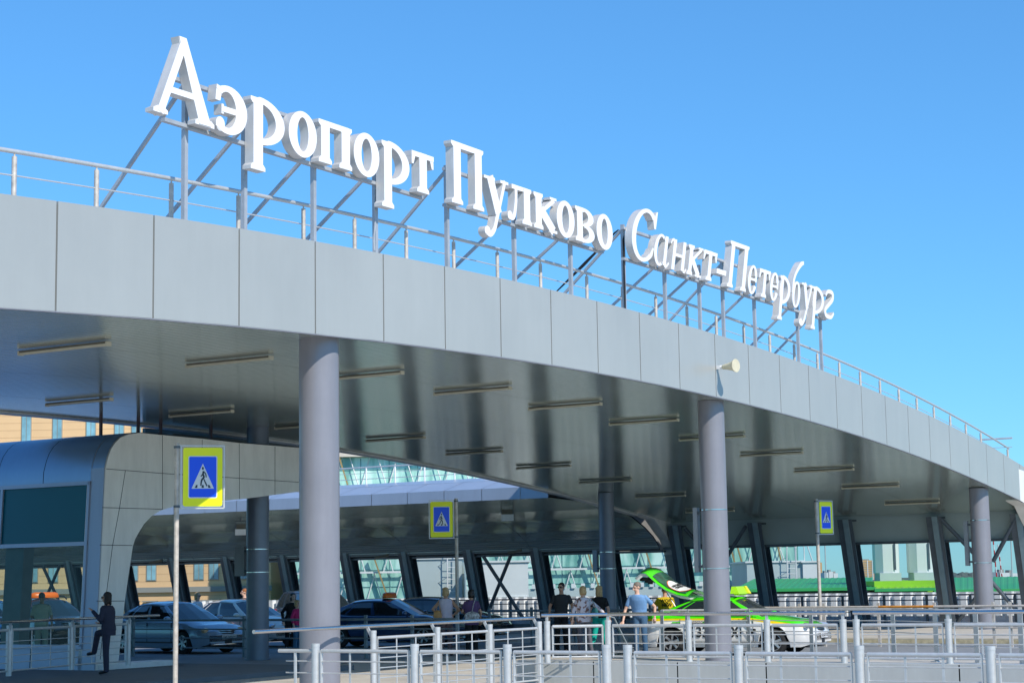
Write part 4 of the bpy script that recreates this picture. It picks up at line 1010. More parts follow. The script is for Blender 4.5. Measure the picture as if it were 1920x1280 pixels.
shed(1640, 1753, 84, 1104, 100, 1087, M['lime'], 'shed with a lime green roof under the two silos', rib=.30)
shed(1751, 2050, 86, 1105, 108, 1080.5, M['green'], 'long shed with a green ribbed metal roof, behind the rightmost column')
def silo(xa, xb, label):
    Y = 92; xa_, xb_ = xpx(xa, 1060, Y), xpx(xb, 1060, Y); r = (xb_ - xa_) / 2; c = (xa_ + xb_) / 2; z0 = zpx(1700, 1073, Y)
    t = thing('silo', (c, Y, z0 - 1), label, 'silo', 'pale faceted silos on the lime roof')
    b = MB(); b.cyl((c, Y, z0), (c, Y, z0 + 3.6), r, n=9); b.build('drum', M['tank_white'], t)
    b = MB(); b.cyl((c, Y, z0 + 3.6), (c, Y, z0 + 4.2), r, r * .6, n=9); b.build('cap', M['tank'], t)
    b = MB(); b.box((c + .05, Y, z0 - .35), (r * 1.6, 1.4, .7)); b.build('pedestal', M['tank'], t)
    b = MB(); b.box((c + .3, Y - r * .98, z0 + .8), (.10, .06, 1.3)); b.build('slot', M['beam'], t)
silo(1637, 1687, 'left one of two pale faceted silos on the lime roof'); silo(1701, 1750, 'right one of two pale faceted silos on the lime roof, beside the inclined column')
b = MB(); p = onY(1692, 1092, 88); b.box((p.x, 88.6, p.z - .3), (2.9, 2.2, .8)); o = b.build('plinth_box', M['lime']); tag(o, 'lime green box plinth in front of the two silos', 'plinth')
# far city
def block(xa, xb, yt, Y, m, label, cat='apartment block', ribs=0, ledge=None, yb=1081):
    a, c = xpx(xa, yt, Y), xpx(xb, yt, Y); z1 = zpx((xa + xb) / 2, yt, Y)
    t = thing('apartment_block', ((a + c) / 2, Y, -7), label, cat)
    b = MB(); b.box(((a + c) / 2, Y + 10, (z1 - 7) / 2), (c - a, 20, z1 + 7)); b.build('wall', m, t)
    if ribs:
        b = MB(); w = (c - a)
        for k in range(ribs): b.box((a + w * (k + .5) / ribs, Y - .3, (z1 - 7) / 2), (w * .045, .6, z1 + 7))
        b.build('pale_strip', M['tank_white'], t)
        b = MB(); z = -4
        while z < z1 - 1: b.box(((a + c) / 2, Y - .15, z), (w * .98, .3, .9)); z += 2.8
        b.build('window_band', M['winframe'], t)
    b = MB(); b.box(((a + c) / 2, Y + 10, z1 + .8), ((c - a) * .5, 8, 1.6)); b.build('roof_house', M['tan_trim'], t)
M['apt'] = mat('apartment_orange', (.66, .42, .18), .8)
block(1603, 1640, 1050, 2300, M['apt'], 'orange-beige apartment block on the horizon left of the silos', ribs=4)
block(1520, 1541, 1054, 1700, M['apt'], 'tan apartment tower on the horizon beside the pale plant room')
for k, (xa, xb, yt, lab) in enumerate(((1546, 1553, 1073, 'low white block on the horizon just right of the sign pole'), (1554, 1562, 1071, 'white block with flat roof in the distance, middle one of three'), (1563, 1571, 1074, 'low white block beside the inclined column on the horizon'))):
    block(xa, xb, yt, 1500, M['tank_white'], lab, 'distant building')
for k, (xa, xb, yt, lab, m) in enumerate(((1875, 1893, 1073, 'long white hall on the horizon right of the masts', 'tank_white'), (1846, 1872, 1072, 'blue roofed hall on the horizon behind the masts', 'bluegrey'), (1896, 1908, 1074, 'small white hall at the right edge of the horizon', 'tank_white'))):
    block(xa, xb, yt, 900, M[m], lab, 'distant building')
# far wood
b = MB(); rr2 = random.Random(3)
for k in range(420):
    x = rr2.uniform(1540, 2000); Yf = rr2.uniform(1500, 1700); p = onY(x, 1080, Yf); hh = rr2.uniform(2, 5) * (1.3 if 1765 < x < 1830 else .6)
    if x < 1760: hh *= .5
    b.ell((p.x, Yf, -5 + hh * .4), (rr2.uniform(4, 9), 5, hh * .8 + 1.5), 7, 5)
o = b.build('distant_wood', mat('distant_trees', (.10, .14, .13), .95, noise=(.05, .3))); tag(o, 'far-off belt of dark trees along the horizon', 'trees', kind='stuff')
def mast(x0, y0, x1, y1, Y, label, m2, n=8):
    p, q = onY(x0, y0, Y), onY(x1, y1, Y); t = thing('mast', p, label, 'mast', 'red and white striped masts'); 
    a, c = MB(), MB()
    for k in range(n):
        (a if k % 2 else c).cyl(p.lerp(q, k / n), p.lerp(q, (k + 1) / n), .07, n=6)
    a.build('white_section', M['white'], t); c.build('red_section', M['red'], t)
mast(1869, 1083, 1861, 1000, 200, 'left one of two red and white striped masts by the rightmost column', 0)
mast(1879, 1083, 1871, 1020, 200, 'right one of two red and white striped masts by the rightmost column', 0)
for x_, lab in ((1549, 'thin lamp mast on the horizon right of the small sign pole'), (1898, 'thin lamp mast near the right edge')):
    p, q = onY(x_, 1083, 260), onY(x_ - 3, 1000, 260); b = MB(); b.cyl(p, q, .09, n=6); b.box(q, (1.4, .3, .2)); o = b.build('lamp_mast', M['tank']); tag(o, lab, 'mast')
# ================================================================== VEHICLES
def lerp_tab(tab, x):
    if x <= tab[0][0]: return tab[0][1]
    for (a, p), (c, q) in zip(tab[:-1], tab[1:]):
        if x <= c: t = (x - a) / (c - a); t = t * t * (3 - 2 * t) * .5 + t * .5; return p + (q - p) * t
    return tab[-1][1]
def carpaint(name, col, rough=.22, metal=.5): return mat(name, col, rough, metal, .5, coat=1.0)
def mk_text(s, size, m, name, parent, loc, rot, sx=1.0, bold=0.0):
    c = bpy.data.curves.new('txt', 'FONT'); c.body = s; c.size = size; c.align_x = 'CENTER'; c.align_y = 'CENTER'; c.extrude = .002; c.offset = bold
    o = bpy.data.objects.new('txt', c); COL.objects.link(o)
    dg = bpy.context.evaluated_depsgraph_get(); me = bpy.data.meshes.new_from_object(o.evaluated_get(dg)); COL.objects.unlink(o); bpy.data.objects.remove(o)
    me.materials.clear(); me.materials.append(m); me.name = name
    r = bpy.data.objects.new(name, me); COL.objects.link(r); r.location = loc; r.rotation_euler = rot; r.scale = (sx, 1, 1); r.parent = parent
    return r
KIND = {
 'sedan': dict(L=4.68, W=1.80, zr=1.46, wb=2.70, top=[(-2.34, .78), (-2.25, .98), (-1.75, 1.04), (-.9, .98), (.9, .96), (1.3, .93), (1.9, .80), (2.22, .66), (2.34, .52)], xb=(-1.75, 1.10), xr=(-.95, .22), win=[(.10, .19), (.215, .505), (.55, .92)]),
 'suv': dict(L=4.65, W=1.88, zr=1.72, wb=2.72, top=[(-2.33, .95), (-2.28, 1.08), (-1.9, 1.10), (.9, 1.06), (1.3, 1.05), (1.95, .98), (2.22, .82), (2.33, .60)], xb=(-2.22, 1.15), xr=(-1.95, .30), win=[(.05, .21), (.24, .52), (.56, .92)]),
 'liftback': dict(L=4.66, W=1.81, zr=1.46, wb=2.66, top=[(-2.33, .75), (-2.26, .98), (-1.9, 1.02), (-.9, .98), (.8, .95), (1.25, .92), (1.85, .84), (2.20, .72), (2.33, .52)], xb=(-1.80, 1.05), xr=(-.85, .20), win=[(.08, .165), (.185, .49), (.53, .92)]),
}
def make_car(kind, loc, yaw, label, paint, cat='car', name='parked_car', lower=None, plate=None, hatch=False, sign_=None, rails=False, group='cars along the lane', lampcol=None, zr=None):
    K = KIND[kind]; L, W, wb = K['L'], K['W'], K['wb']; zr = zr or K['zr']; hw = W / 2; rw = .325
    t = thing(name, loc, label, cat, group, local=True, rz=yaw)
    N = 96; b = MB(); rows = []
    for i in range(N + 1):
        x = -L / 2 + L * i / N; e = abs(x) / (L / 2)
        w = hw * (1 - .20 * max(0, (e - .72) / .28) ** 2.2 - .015 * e)
        zt_ = lerp_tab(K['top'], x); zb_ = .20 + .10 * max(0, (e - .86) / .14)
        arch = 0
        for xw in (-wb / 2, wb / 2):
            d = abs(x - xw)
            if d < rw + .055: arch = max(arch, rw + sqrt((rw + .055) ** 2 - d * d))
        za = max(zb_, arch); fl = .015 if arch else 0
        r = [(x, w * .93, za), (x, w * .985 + fl, max(.34, za + .012)), (x, w + fl, max(.52, za + .03)), (x, w * .995, max(zt_ - .22, za + .05)), (x, w * .955, zt_ - .06), (x, w * .88, zt_ - .005), (x, w * .5, zt_ + .025), (x, 0, zt_ + .035)]
        rows.append([Vector(p) for p in r] + [Vector((p[0], -p[1], p[2])) for p in r[-2::-1]])
    b.grid(rows); n = len(rows[0])
    b.f.append(list(range(n))); b.m.append(0); b.f.append(list(range(N * n, N * n + n))[::-1]); b.m.append(0)
    b.build('body', paint, t, smooth=True, flat_angle=35)
    b = MB(); b.box((0, 0, .42), (L * .93, W * .80, .46)); b.build('underbody', M['blackplastic'], t)
    # cabin
    (xb0, xb1), (xr0, xr1) = K['xb'], K['xr']
    T = sorted(set([k / 24 for k in range(25)] + [q for w_ in K['win'] for q in w_])); Sx = [0, .07, .5, .86, 1.0]
    def side(tt, s, sg):
        xb_ = xb0 + (xb1 - xb0) * tt; zbt = lerp_tab(K['top'], xb_) - .03
        e = abs(xb_) / (L / 2); yb = hw * .90 * (1 - .05 * e)
        xr_ = xr0 + (xr1 - xr0) * tt; yr = hw * .67 - .03 * abs(2 * tt - 1); zrf = zr - .06 - .05 * (2 * tt - 1) ** 2
        c = .035 * sin(pi * s)
        return Vector((xb_ + (xr_ - xb_) * s, sg * (yb + (yr - yb) * s + c), zbt + (zrf - zbt) * s + c * .3))
    gl = K['win']; roofm, win = MB(), {}
    for sg in (1, -1):
        for i in range(len(T) - 1):
            for j in range(len(Sx) - 1):
                tm = (T[i] + T[i + 1]) / 2; isg = any(a <= tm <= c for a, c in gl) and 1 <= j <= 2
                tgt = roofm
                if isg: tgt = win.setdefault((sg, [q for q, (a, c) in enumerate(gl) if a <= tm <= c][0]), MB())
                tgt.add([side(T[i], Sx[j], sg), side(T[i + 1], Sx[j], sg), side(T[i + 1], Sx[j + 1], sg), side(T[i], Sx[j + 1], sg)], [(0, 1, 2, 3)])
    # roof skin
    rws = []
    for tt in T:
        a = side(tt, 1, 1); zc = zr - .035 * (2 * tt - 1) ** 2
        rws.append([Vector((a.x, a.y * f, a.z + (zc - a.z) * (1 - abs(f) ** 2.5))) for f in (-1, -.85, -.6, -.3, 0, .3, .6, .85, 1)])
    roofm.grid(rws)
    def screen(tt, out):
        g, fr = MB(), roofm; Y_ = [-1, -.93, -.5, 0, .5, .93, 1]; S_ = [0, .06, .5, .93, 1]
        pt = lambda f, s: (lambda a: Vector((a.x + out * .14 * (1 - f * f) * (1 - .6 * s), a.y * f, a.z + ((zr - .035 - a.z) * (1 - abs(f) ** 2.5) * s if s == 1 else (zr - .035 - side(tt, 1, 1).z) * (1 - abs(f) ** 2.5) * s) + .02 * (1 - s) * 0)))(side(tt, s, 1))
        for i in range(6):
            for j in range(4):
                tgt = g if (1 <= i <= 4 and 1 <= j <= 2) else fr
                tgt.add([pt(Y_[i], S_[j]), pt(Y_[i + 1], S_[j]), pt(Y_[i + 1], S_[j + 1]), pt(Y_[i], S_[j + 1])], [(0, 1, 2, 3)])
        return g
    fg = screen(1.0, 1); rg = screen(0.0, -1)
    roofm.build('cabin', paint if not lower else lower, t, smooth=True, flat_angle=35)
    for kk_ in sorted(win): win[kk_].build('side_window', M['carglass'], t, smooth=True)
    fg.build('windscreen', M['carglass'], t, smooth=True)
    rg.build('rear_window', M['carglass'] if not hatch else M['blackplastic'], t, smooth=True)  # with the tailgate up, a black sheet stands for the dark opening
    # window surround and door seams
    b = MB()
    for sg in (1, -1):
        b.tube([side(k / 12 * .9 + .05, 0.03, sg) + Vector((0, sg * .008, 0)) for k in range(13)], .011, 5)
        b.tube([side(k / 12 * .9 + .05, 0.90, sg) + Vector((0, sg * .008, 0)) for k in range(13)], .009, 5)
    b.build('window_trim', M['blackplastic'], t)
    b = MB()
    for sg in (1, -1):
        for xx in (xb1 - .22, (xb0 + xb1) / 2 + .12, xb0 + .72):
            y = sg * hw * 1.0; b.box((xx, sg * (hw * .985 + .002), .62), (.012, .02, .54))
        b.box((0, sg * (hw * .985 + .004), .33), (wb - .85, .02, .04))
    b.build('door_seam', M['blackplastic'], t)
    b = MB()
    for sg in (1, -1):
        for xx in ((xb0 + xb1) / 2 + .0, xb0 + .62): b.box((xx, sg * (hw * .99 + .012), lerp_tab(K['top'], 0) - .15), (.20, .03, .03))
    b.build('door_handles', paint if not lower else lower, t)
    for sg in (1, -1):
        b = MB(); b.ell((xb1 - .28, sg * (hw + .08), 1.0 if zr < 1.6 else 1.12), (.08, .12, .075), 10, 8); b.box((xb1 - .27, sg * (hw - .04), .98 if zr < 1.6 else 1.09), (.05, .14, .03)); b.build('mirror', paint if not lower else lower, t, smooth=True)
    # wheels
    for xw in (-wb / 2, wb / 2):
        for sg in (1, -1):
            y = sg * (hw - .12); b = MB(); rws = []
            for (rr_, yy) in ((.20, -.10), (rw - .03, -.10), (rw, -.075), (rw, .075), (rw - .03, .10), (.21, .105), (.20, .08)):
                rws.append([Vector((xw + rr_ * cos(2 * pi * k / 28), y + sg * yy, rw + rr_ * sin(2 * pi * k / 28))) for k in range(28)])
            b.grid(rws, closed=True); w_ = b.build('wheel', M['rubber'], t, smooth=True)
            b = MB(); b.cyl((xw, y - sg * .02, rw), (xw, y + sg * .03, rw), .21, n=28); b.mi = 1
            ring_ = [[Vector((xw + r_ * cos(2 * pi * k / 28), y + sg * yy, rw + r_ * sin(2 * pi * k / 28))) for k in range(28)] for r_, yy in ((.215, .06), (.215, .095), (.195, .098), (.19, .05))]
            b.grid(ring_, closed=True)
            for k in range(6):
                a = 2 * pi * k / 6 + .3; b.bar((xw, y + sg * .07, rw), (xw + .20 * cos(a), y + sg * .085, rw + .20 * sin(a)), .055, .02, Vector((0, 1, 0)))
            b.cyl((xw, y + sg * .05, rw), (xw, y + sg * .095, rw), .045, n=12)
            b.build('rim', [M['blackplastic'], M['rim']], w_, smooth=True, flat_angle=30)
    # front: lamps, grille, plate
    xn = L / 2
    zl = lerp_tab(K['top'], xn - .28) - .07
    for sg in (1, -1):
        b = MB(); rt_ = Matrix.Rotation(-sg * .55, 3, 'Z'); b.ell((xn - .24, sg * hw * .72, zl), (.10, .24, .085), 14, 8, rt_); b.build('headlight', lampcol or M['lamp_glass'], t, smooth=True)
        b = MB(); b.ell((-xn + .14, sg * hw * .78, zl + .08), (.09, .18, .11), 12, 8, Matrix.Rotation(sg * .6, 3, 'Z')); b.build('tail_light', M['red'], t, smooth=True)
        b = MB(); b.ell((xn - .10, sg * hw * .66, .36), (.07, .11, .06), 10, 6, Matrix.Rotation(-sg * .5, 3, 'Z')); b.build('fog_light', M['lamp_glass'], t, smooth=True)
    b = MB(); rws = []
    for z in (.30, .42): rws.append([Vector((xn + .012 - .16 * (k / 5) ** 2, hw * .60 * k / 5, z)) for k in range(-5, 6)])
    b.grid(rws)
    rws = []
    for z in (zl - .10, zl + .04): rws.append([Vector((xn - .03 - .10 * (k / 5) ** 2 - (z - zl) * .5, hw * .42 * k / 5, z)) for k in range(-5, 6)])
    b.grid(rws); b.build('grille', M['blackplastic'], t)
    b = MB()
    for z in (zl - .06, zl - .01, zl + .035): b.tube([Vector((xn - .015 - .10 * (k / 5) ** 2 - (z - zl) * .5, hw * .42 * k / 5, z)) for k in range(-5, 6)], .007, 5)
    b.tube([Vector((xn + .02 - .16 * (k / 5) ** 2, hw * .62 * k / 5, .27)) for k in range(-5, 6)], .03, 6)
    b.build('grille_bars', M['chrome'], t)
    if plate:
        b = MB(); b.box((xn + .035, 0, .47), (.012, .52, .115)); pl = b.build('number_plate', M['plate'], t)
        mk_text(plate, .105, M['ink'], 'plate_text', pl, (xn + .043, 0, .468), (pi / 2, 0, pi / 2), .92)
    if sign_:
        b = MB(); b.rings([(.0, 0, zr + .0, .16, .46), (.0, 0, zr + .03, .17, .48), (.0, 0, zr + .14, .15, .44), (.0, 0, zr + .175, .09, .34)], 24); b.build('roof_sign', sign_, t, smooth=True, flat_angle=50)
    if rails:
        b = MB()
        for sg in (1, -1): b.tube([(-1.6, sg * .58, zr - .05), (-1.45, sg * .58, zr + .035), (.15, sg * .58, zr + .045), (.35, sg * .58, zr - .05)], .022, 8)
        b.build('roof_rail', M['blackplastic'], t, smooth=True)
    return t
def place_from_wheels(rear, front, kind):
    """near-side (right-hand) wheel contact points in the photograph -> location and heading"""
    p, q = onz(*rear), onz(*front); d = (q - p).normalized(); yaw = math.atan2(d.y, d.x); left = Vector((-d.y, d.x, 0))
    c = (p + q) / 2 + left * (KIND[kind]['W'] / 2 - .12); return Vector((c.x, c.y, .004)), yaw
# --- green and white taxi
def taxipaint():
    m = carpaint('taxi_paint', (.7, .7, .68), .22, 0.0); nt = m.node_tree; b = nt.nodes['Principled BSDF']
    tc = nt.nodes.new('ShaderNodeTexCoord'); sp = nt.nodes.new('ShaderNodeSeparateXYZ'); nt.links.new(tc.outputs['Object'], sp.inputs[0])
    def mth(op, a, c=None):
        n = nt.nodes.new('ShaderNodeMath'); n.operation = op
        for i, v in enumerate((a, c)):
            if v is None: continue
            if isinstance(v, (int, float)): n.inputs[i].default_value = v
            else: nt.links.new(v, n.inputs[i])
        return n.outputs[0]
    bnd = mth('SUBTRACT', .845, mth('MULTIPLY', mth('MAXIMUM', mth('SUBTRACT', sp.outputs[0], .75), 0.0), .13))
    d = mth('SUBTRACT', sp.outputs[2], bnd)
    r = nt.nodes.new('ShaderNodeValToRGB'); r.color_ramp.interpolation = 'CONSTANT'; e = r.color_ramp.elements
    e[0].position = 0; e[0].color = (.84, .82, .78, 1); e[1].position = .5; e[1].color = (.85, .60, .0, 1); x = e.new(.56); x.color = (.06, .75, .0, 1)
    nt.links.new(mth('ADD', d, .5), r.inputs[0]); nt.links.new(r.outputs[0], b.inputs['Base Color']); return m
M['taxi'] = taxipaint(); M['taxigreen'] = carpaint('taxi_green', (.06, .75, .0), .22, 0)
loc, yaw = place_from_wheels((1259, 1228), (1462, 1228), 'liftback'); yaw -= radians(3)
tx = make_car('liftback', loc, yaw, 'green, yellow and white taxi with raised tailgate', M['taxi'], 'taxi', 'taxi_car', lower=M['taxigreen'], plate='В224КУ178', hatch=True, group=None)
K = KIND['liftback']; hw = K['W'] / 2
yr = -(hw * .995 + .012)
mk_text('333 00 00', .36, M['ink'], 'phone_number', tx, (-.15, yr, .56), (pi / 2, 0, 0), .93, .006)
mk_text('ПЕРЕВОЗКА', .085, M['ink'], 'small_text', tx, (-.55, yr + .005, .80), (pi / 2, 0, 0), 1.0, .001)
for x0_, s_ in ((-1.16, 1), (.66, 1)):
    b = MB()
    for i in range(4):
        for j in range(2):
            if (i + j) % 2 == 0: b.box((x0_ + .06 * i * s_ + .03, yr + .004, .56 + .06 * j), (.061, .008, .061))
    b.build('checker_mark', M['ink'], tx)
mk_text('Такси', .26, M['white'], 'bonnet_text', tx, (1.35, -.48, .905), (-.02, .16, -.2), 1.0, .004)
b = MB(); b.box((.22, 0, 1.48), (.12, .60, .05)); rs = b.build('roof_sign_base', M['yellow'], tx)
b = MB(); b.hexa([Vector(p) for p in ((.10, -.42, 1.50), (.34, -.42, 1.50), (.34, .42, 1.50), (.10, .42, 1.50), (.12, -.36, 1.68), (.24, -.36, 1.68), (.24, .36, 1.68), (.12, .36, 1.68))]); b.build('roof_sign', mat('sign_lime', (.40, .80, .02), .35), tx)
b = MB(); b.hexa([Vector(p) for p in ((.335, .26, 1.50), (.37, .26, 1.50), (.37, .44, 1.50), (.335, .44, 1.50), (.245, .24, 1.69), (.27, .24, 1.69), (.27, .38, 1.69), (.245, .38, 1.69))]); b.build('sign_edge', mat('sign_yellow_edge', (.85, .70, .02), .4), tx)
# raised tailgate
prof = [(-.92, 1.435), (-1.2, 1.48), (-1.5, 1.60), (-1.75, 1.77), (-1.93, 1.93), (-2.06, 2.03), (-2.2, 2.04), (-2.36, 1.93)]
b = MB()
rows = [[Vector((x, y * (1 - .05 * (k > 4)), z + .16 * (1 - (y / .76) ** 2))) for y in (-.72, -.5, -.25, 0, .25, .5, .72)] for k, (x, z) in enumerate(prof)]
b.grid(rows); hp = b.build('tailgate', M['taxigreen'], tx, smooth=True)
b = MB(); rows = [[Vector((x + .05, y, z - .06)) for y in (-.64, 0, .64)] for x, z in prof[:-1]]; b.grid(rows)
for sg in (-1, 1): b.grid([[Vector((x, sg * .665, z + .0)), Vector((x + .06, sg * .64, z - .07))] for x, z in prof])
b.build('tailgate_lining', M['portal'], hp)
def hsurf(q, y, off=0.0):
    """point on the tailgate skin: q along the profile (0 at the hinge), y across"""
    i = min(int(q), len(prof) - 2); f = q - i; x = prof[i][0] + (prof[i + 1][0] - prof[i][0]) * f; z = prof[i][1] + (prof[i + 1][1] - prof[i][1]) * f
    dx, dz = prof[i + 1][0] - prof[i][0], prof[i + 1][1] - prof[i][1]; l = math.hypot(dx, dz)
    return Vector((x + dz / l * off, y, z + .16 * (1 - (y / .76) ** 2) - dx / l * off))
YS = (-.60, -.5, -.375, -.25, -.125, 0, .125, .25, .375, .5, .60)
b = MB(); b.grid([[hsurf(q / 4 + .35, y, .012) for y in YS] for q in range(0, 15)])
b.build('rear_glass', mat('rear_glass_green', (.02, .10, .06), .05, 0, .9, noise=(3.5, .9), coat=.4), hp, smooth=True)
def disc(q0, y0, rq, ry, off):
    b = MB(); rws = [[hsurf(q0, y0, off)] * 28]
    for r_ in (.35, .7, 1.0): rws.append([hsurf(q0 + rq * r_ * cos(2 * pi * k / 28), y0 + ry * r_ * sin(2 * pi * k / 28), off) for k in range(28)])
    b.grid(rws, closed=True); return b
disc(1.45, -.24, 1.08, .345, .022).build('sticker_rim', M['orange'], hp)
st = disc(1.45, -.24, 1.02, .33, .028).build('round_sticker', M['white'], hp)
ax1 = Vector((0, 1, 0)); pA, pB = hsurf(1.2, -.24), hsurf(1.8, -.24); ax2 = (pB - pA).normalized(); lat = (hsurf(1.45, -.34) - hsurf(1.45, -.14)).normalized(); nrm = lat.cross(ax2) * -1
if nrm.z < 0: nrm = -nrm
tx_ = ax2.cross(nrm).normalized()
mk_text('005 СМЕНА\nКУРЬЕР НА', .105, M['ink'], 'sticker_text', st, hsurf(1.45, -.24, .045), Matrix((tx_, ax2, nrm)).transposed().to_euler(), 1.0, .004)
b = MB(); b.cyl((-1.55, -.60, 1.60), (-1.2, -.66, 1.08), .012, n=6); b.build('gas_strut', M['chrome'], hp)
b = MB(); b.box((-2.18, -.35, 1.90), (.22, .3, .10)); b.box((-2.1, -.2, 1.84), (.3, .12, .06)); b.box((-2.0, -.5, 1.83), (.1, .1, .12)); b.build('latch', M['blackplastic'], hp)

grey_blue = carpaint('grey_blue_paint', (.34, .44, .56), .22, .25)
def pt(x, y): return onz(x, y)
# grey-blue saloon, left
fw = onz(346, 1226); yaw = radians(-40); h_ = Vector((cos(yaw), sin(yaw), 0)); l_ = Vector((-sin(yaw), cos(yaw), 0))
c = fw - h_ * 1.35 + l_ * .78
make_car('sedan', (c.x, c.y, .004), yaw, 'grey-blue saloon with lit headlamp, nearest the shelter on the left', grey_blue, plate='У483ММ99', lampcol=mat('warm_headlamp', (.85, .55, .30), .12, .3), zr=1.50)
# silver saloon
c = Vector(((545 - 960) / F * 57.0, 57.0, 0)) - h_ * 2.33
make_car('sedan', (c.x, c.y, .004), yaw, 'silver-beige saloon half hidden behind the dark column on the left', carpaint('silver_paint', (.80, .72, .60), .28, .15), plate='А731КО98', zr=1.50)
# dark SUV
make_car('suv', (-7.2, 67, .004), radians(-60), 'dark blue estate behind the thick foreground column', carpaint('navy_paint', (.05, .09, .14), .15, .2), zr=1.74)
# black saloon with orange roof sign
loc, yaw2 = place_from_wheels((642, 1214), (788, 1213), 'sedan')
make_car('sedan', loc, yaw2, 'black saloon with an orange taxi sign on its roof', carpaint('black_blue_paint', (.02, .06, .15), .12, .2), 'taxi', sign_=M['orange'], zr=1.46)
make_car('sedan', (loc.x + 1.3, loc.y + 4.2, .004), yaw2, 'dark green saloon showing its roof just behind the black taxi', carpaint('dark_green_paint', (.015, .035, .04), .15, .3), zr=1.46)
# behind the shelter glass
make_car('suv', (onz(112, 1215).x, 57.5, .004), radians(-52), 'dark brown estate with roof rails and an orange sign, seen through the shelter glass', carpaint('brown_paint', (.07, .04, .035), .2, .4), 'taxi', sign_=M['orange'], rails=True, zr=1.64)
make_car('sedan', (onz(30, 1215).x - .8, 59.5, .004), radians(-58), 'bright blue car at the left edge, seen through the shelter glass', carpaint('bright_blue_paint', (.02, .12, .38), .2, .3), plate='Х407АО', zr=1.62)
# ================================================================== PEOPLE
SK = mat('skin_tanned', (.52, .29, .19), .6, noise=(9, .08)); SK2 = mat('skin_fair', (.70, .43, .32), .6, noise=(9, .08))
def cloth(name, c, a=.08, s=9): return mat(name, c, .9, noise=(s, a), bump=(14, .35))
HAIR = {'dark': mat('hair_dark_brown', (.018, .012, .01), .6, noise=(30, .4)), 'black': mat('hair_black', (.006, .006, .007), .4), 'blonde': mat('hair_blonde', (.50, .34, .16), .6, noise=(40, .35)), 'grey': mat('hair_grey', (.18, .15, .13), .7, noise=(40, .3)), 'red': mat('hair_red', (.32, .11, .03), .7, noise=(40, .3))}
def remesh(o, vs, it=3):
    m = o.modifiers.new('remesh', 'REMESH'); m.mode = 'VOXEL'; m.voxel_size = vs; m.use_smooth_shade = True
    s = o.modifiers.new('smooth', 'SMOOTH'); s.iterations = it; s.factor = .5
    dg = bpy.context.evaluated_depsgraph_get(); me = bpy.data.meshes.new_from_object(o.evaluated_get(dg)); mats = [x for x in o.data.materials]
    nm = o.data.name; old = o.data; o.modifiers.clear(); o.data = me; bpy.data.meshes.remove(old); me.name = nm
    me.materials.clear()
    for x in mats: me.materials.append(x)
    me.polygons.foreach_set('use_smooth', [True] * len(me.polygons))
def V(*a): return Vector(a)
DEF = dict(lean=(0, 0), pelvis=(0, 0, .93), legL=[(.10, -.02, .50), (.11, .03, .08)], legR=[(-.10, -.02, .50), (-.11, .03, .08)],
           armL=[(.25, .03, 1.13), (.25, -.06, .88)], armR=[(-.25, .03, 1.13), (-.25, -.06, .88)], head_turn=0.0, head_tilt=0.0)
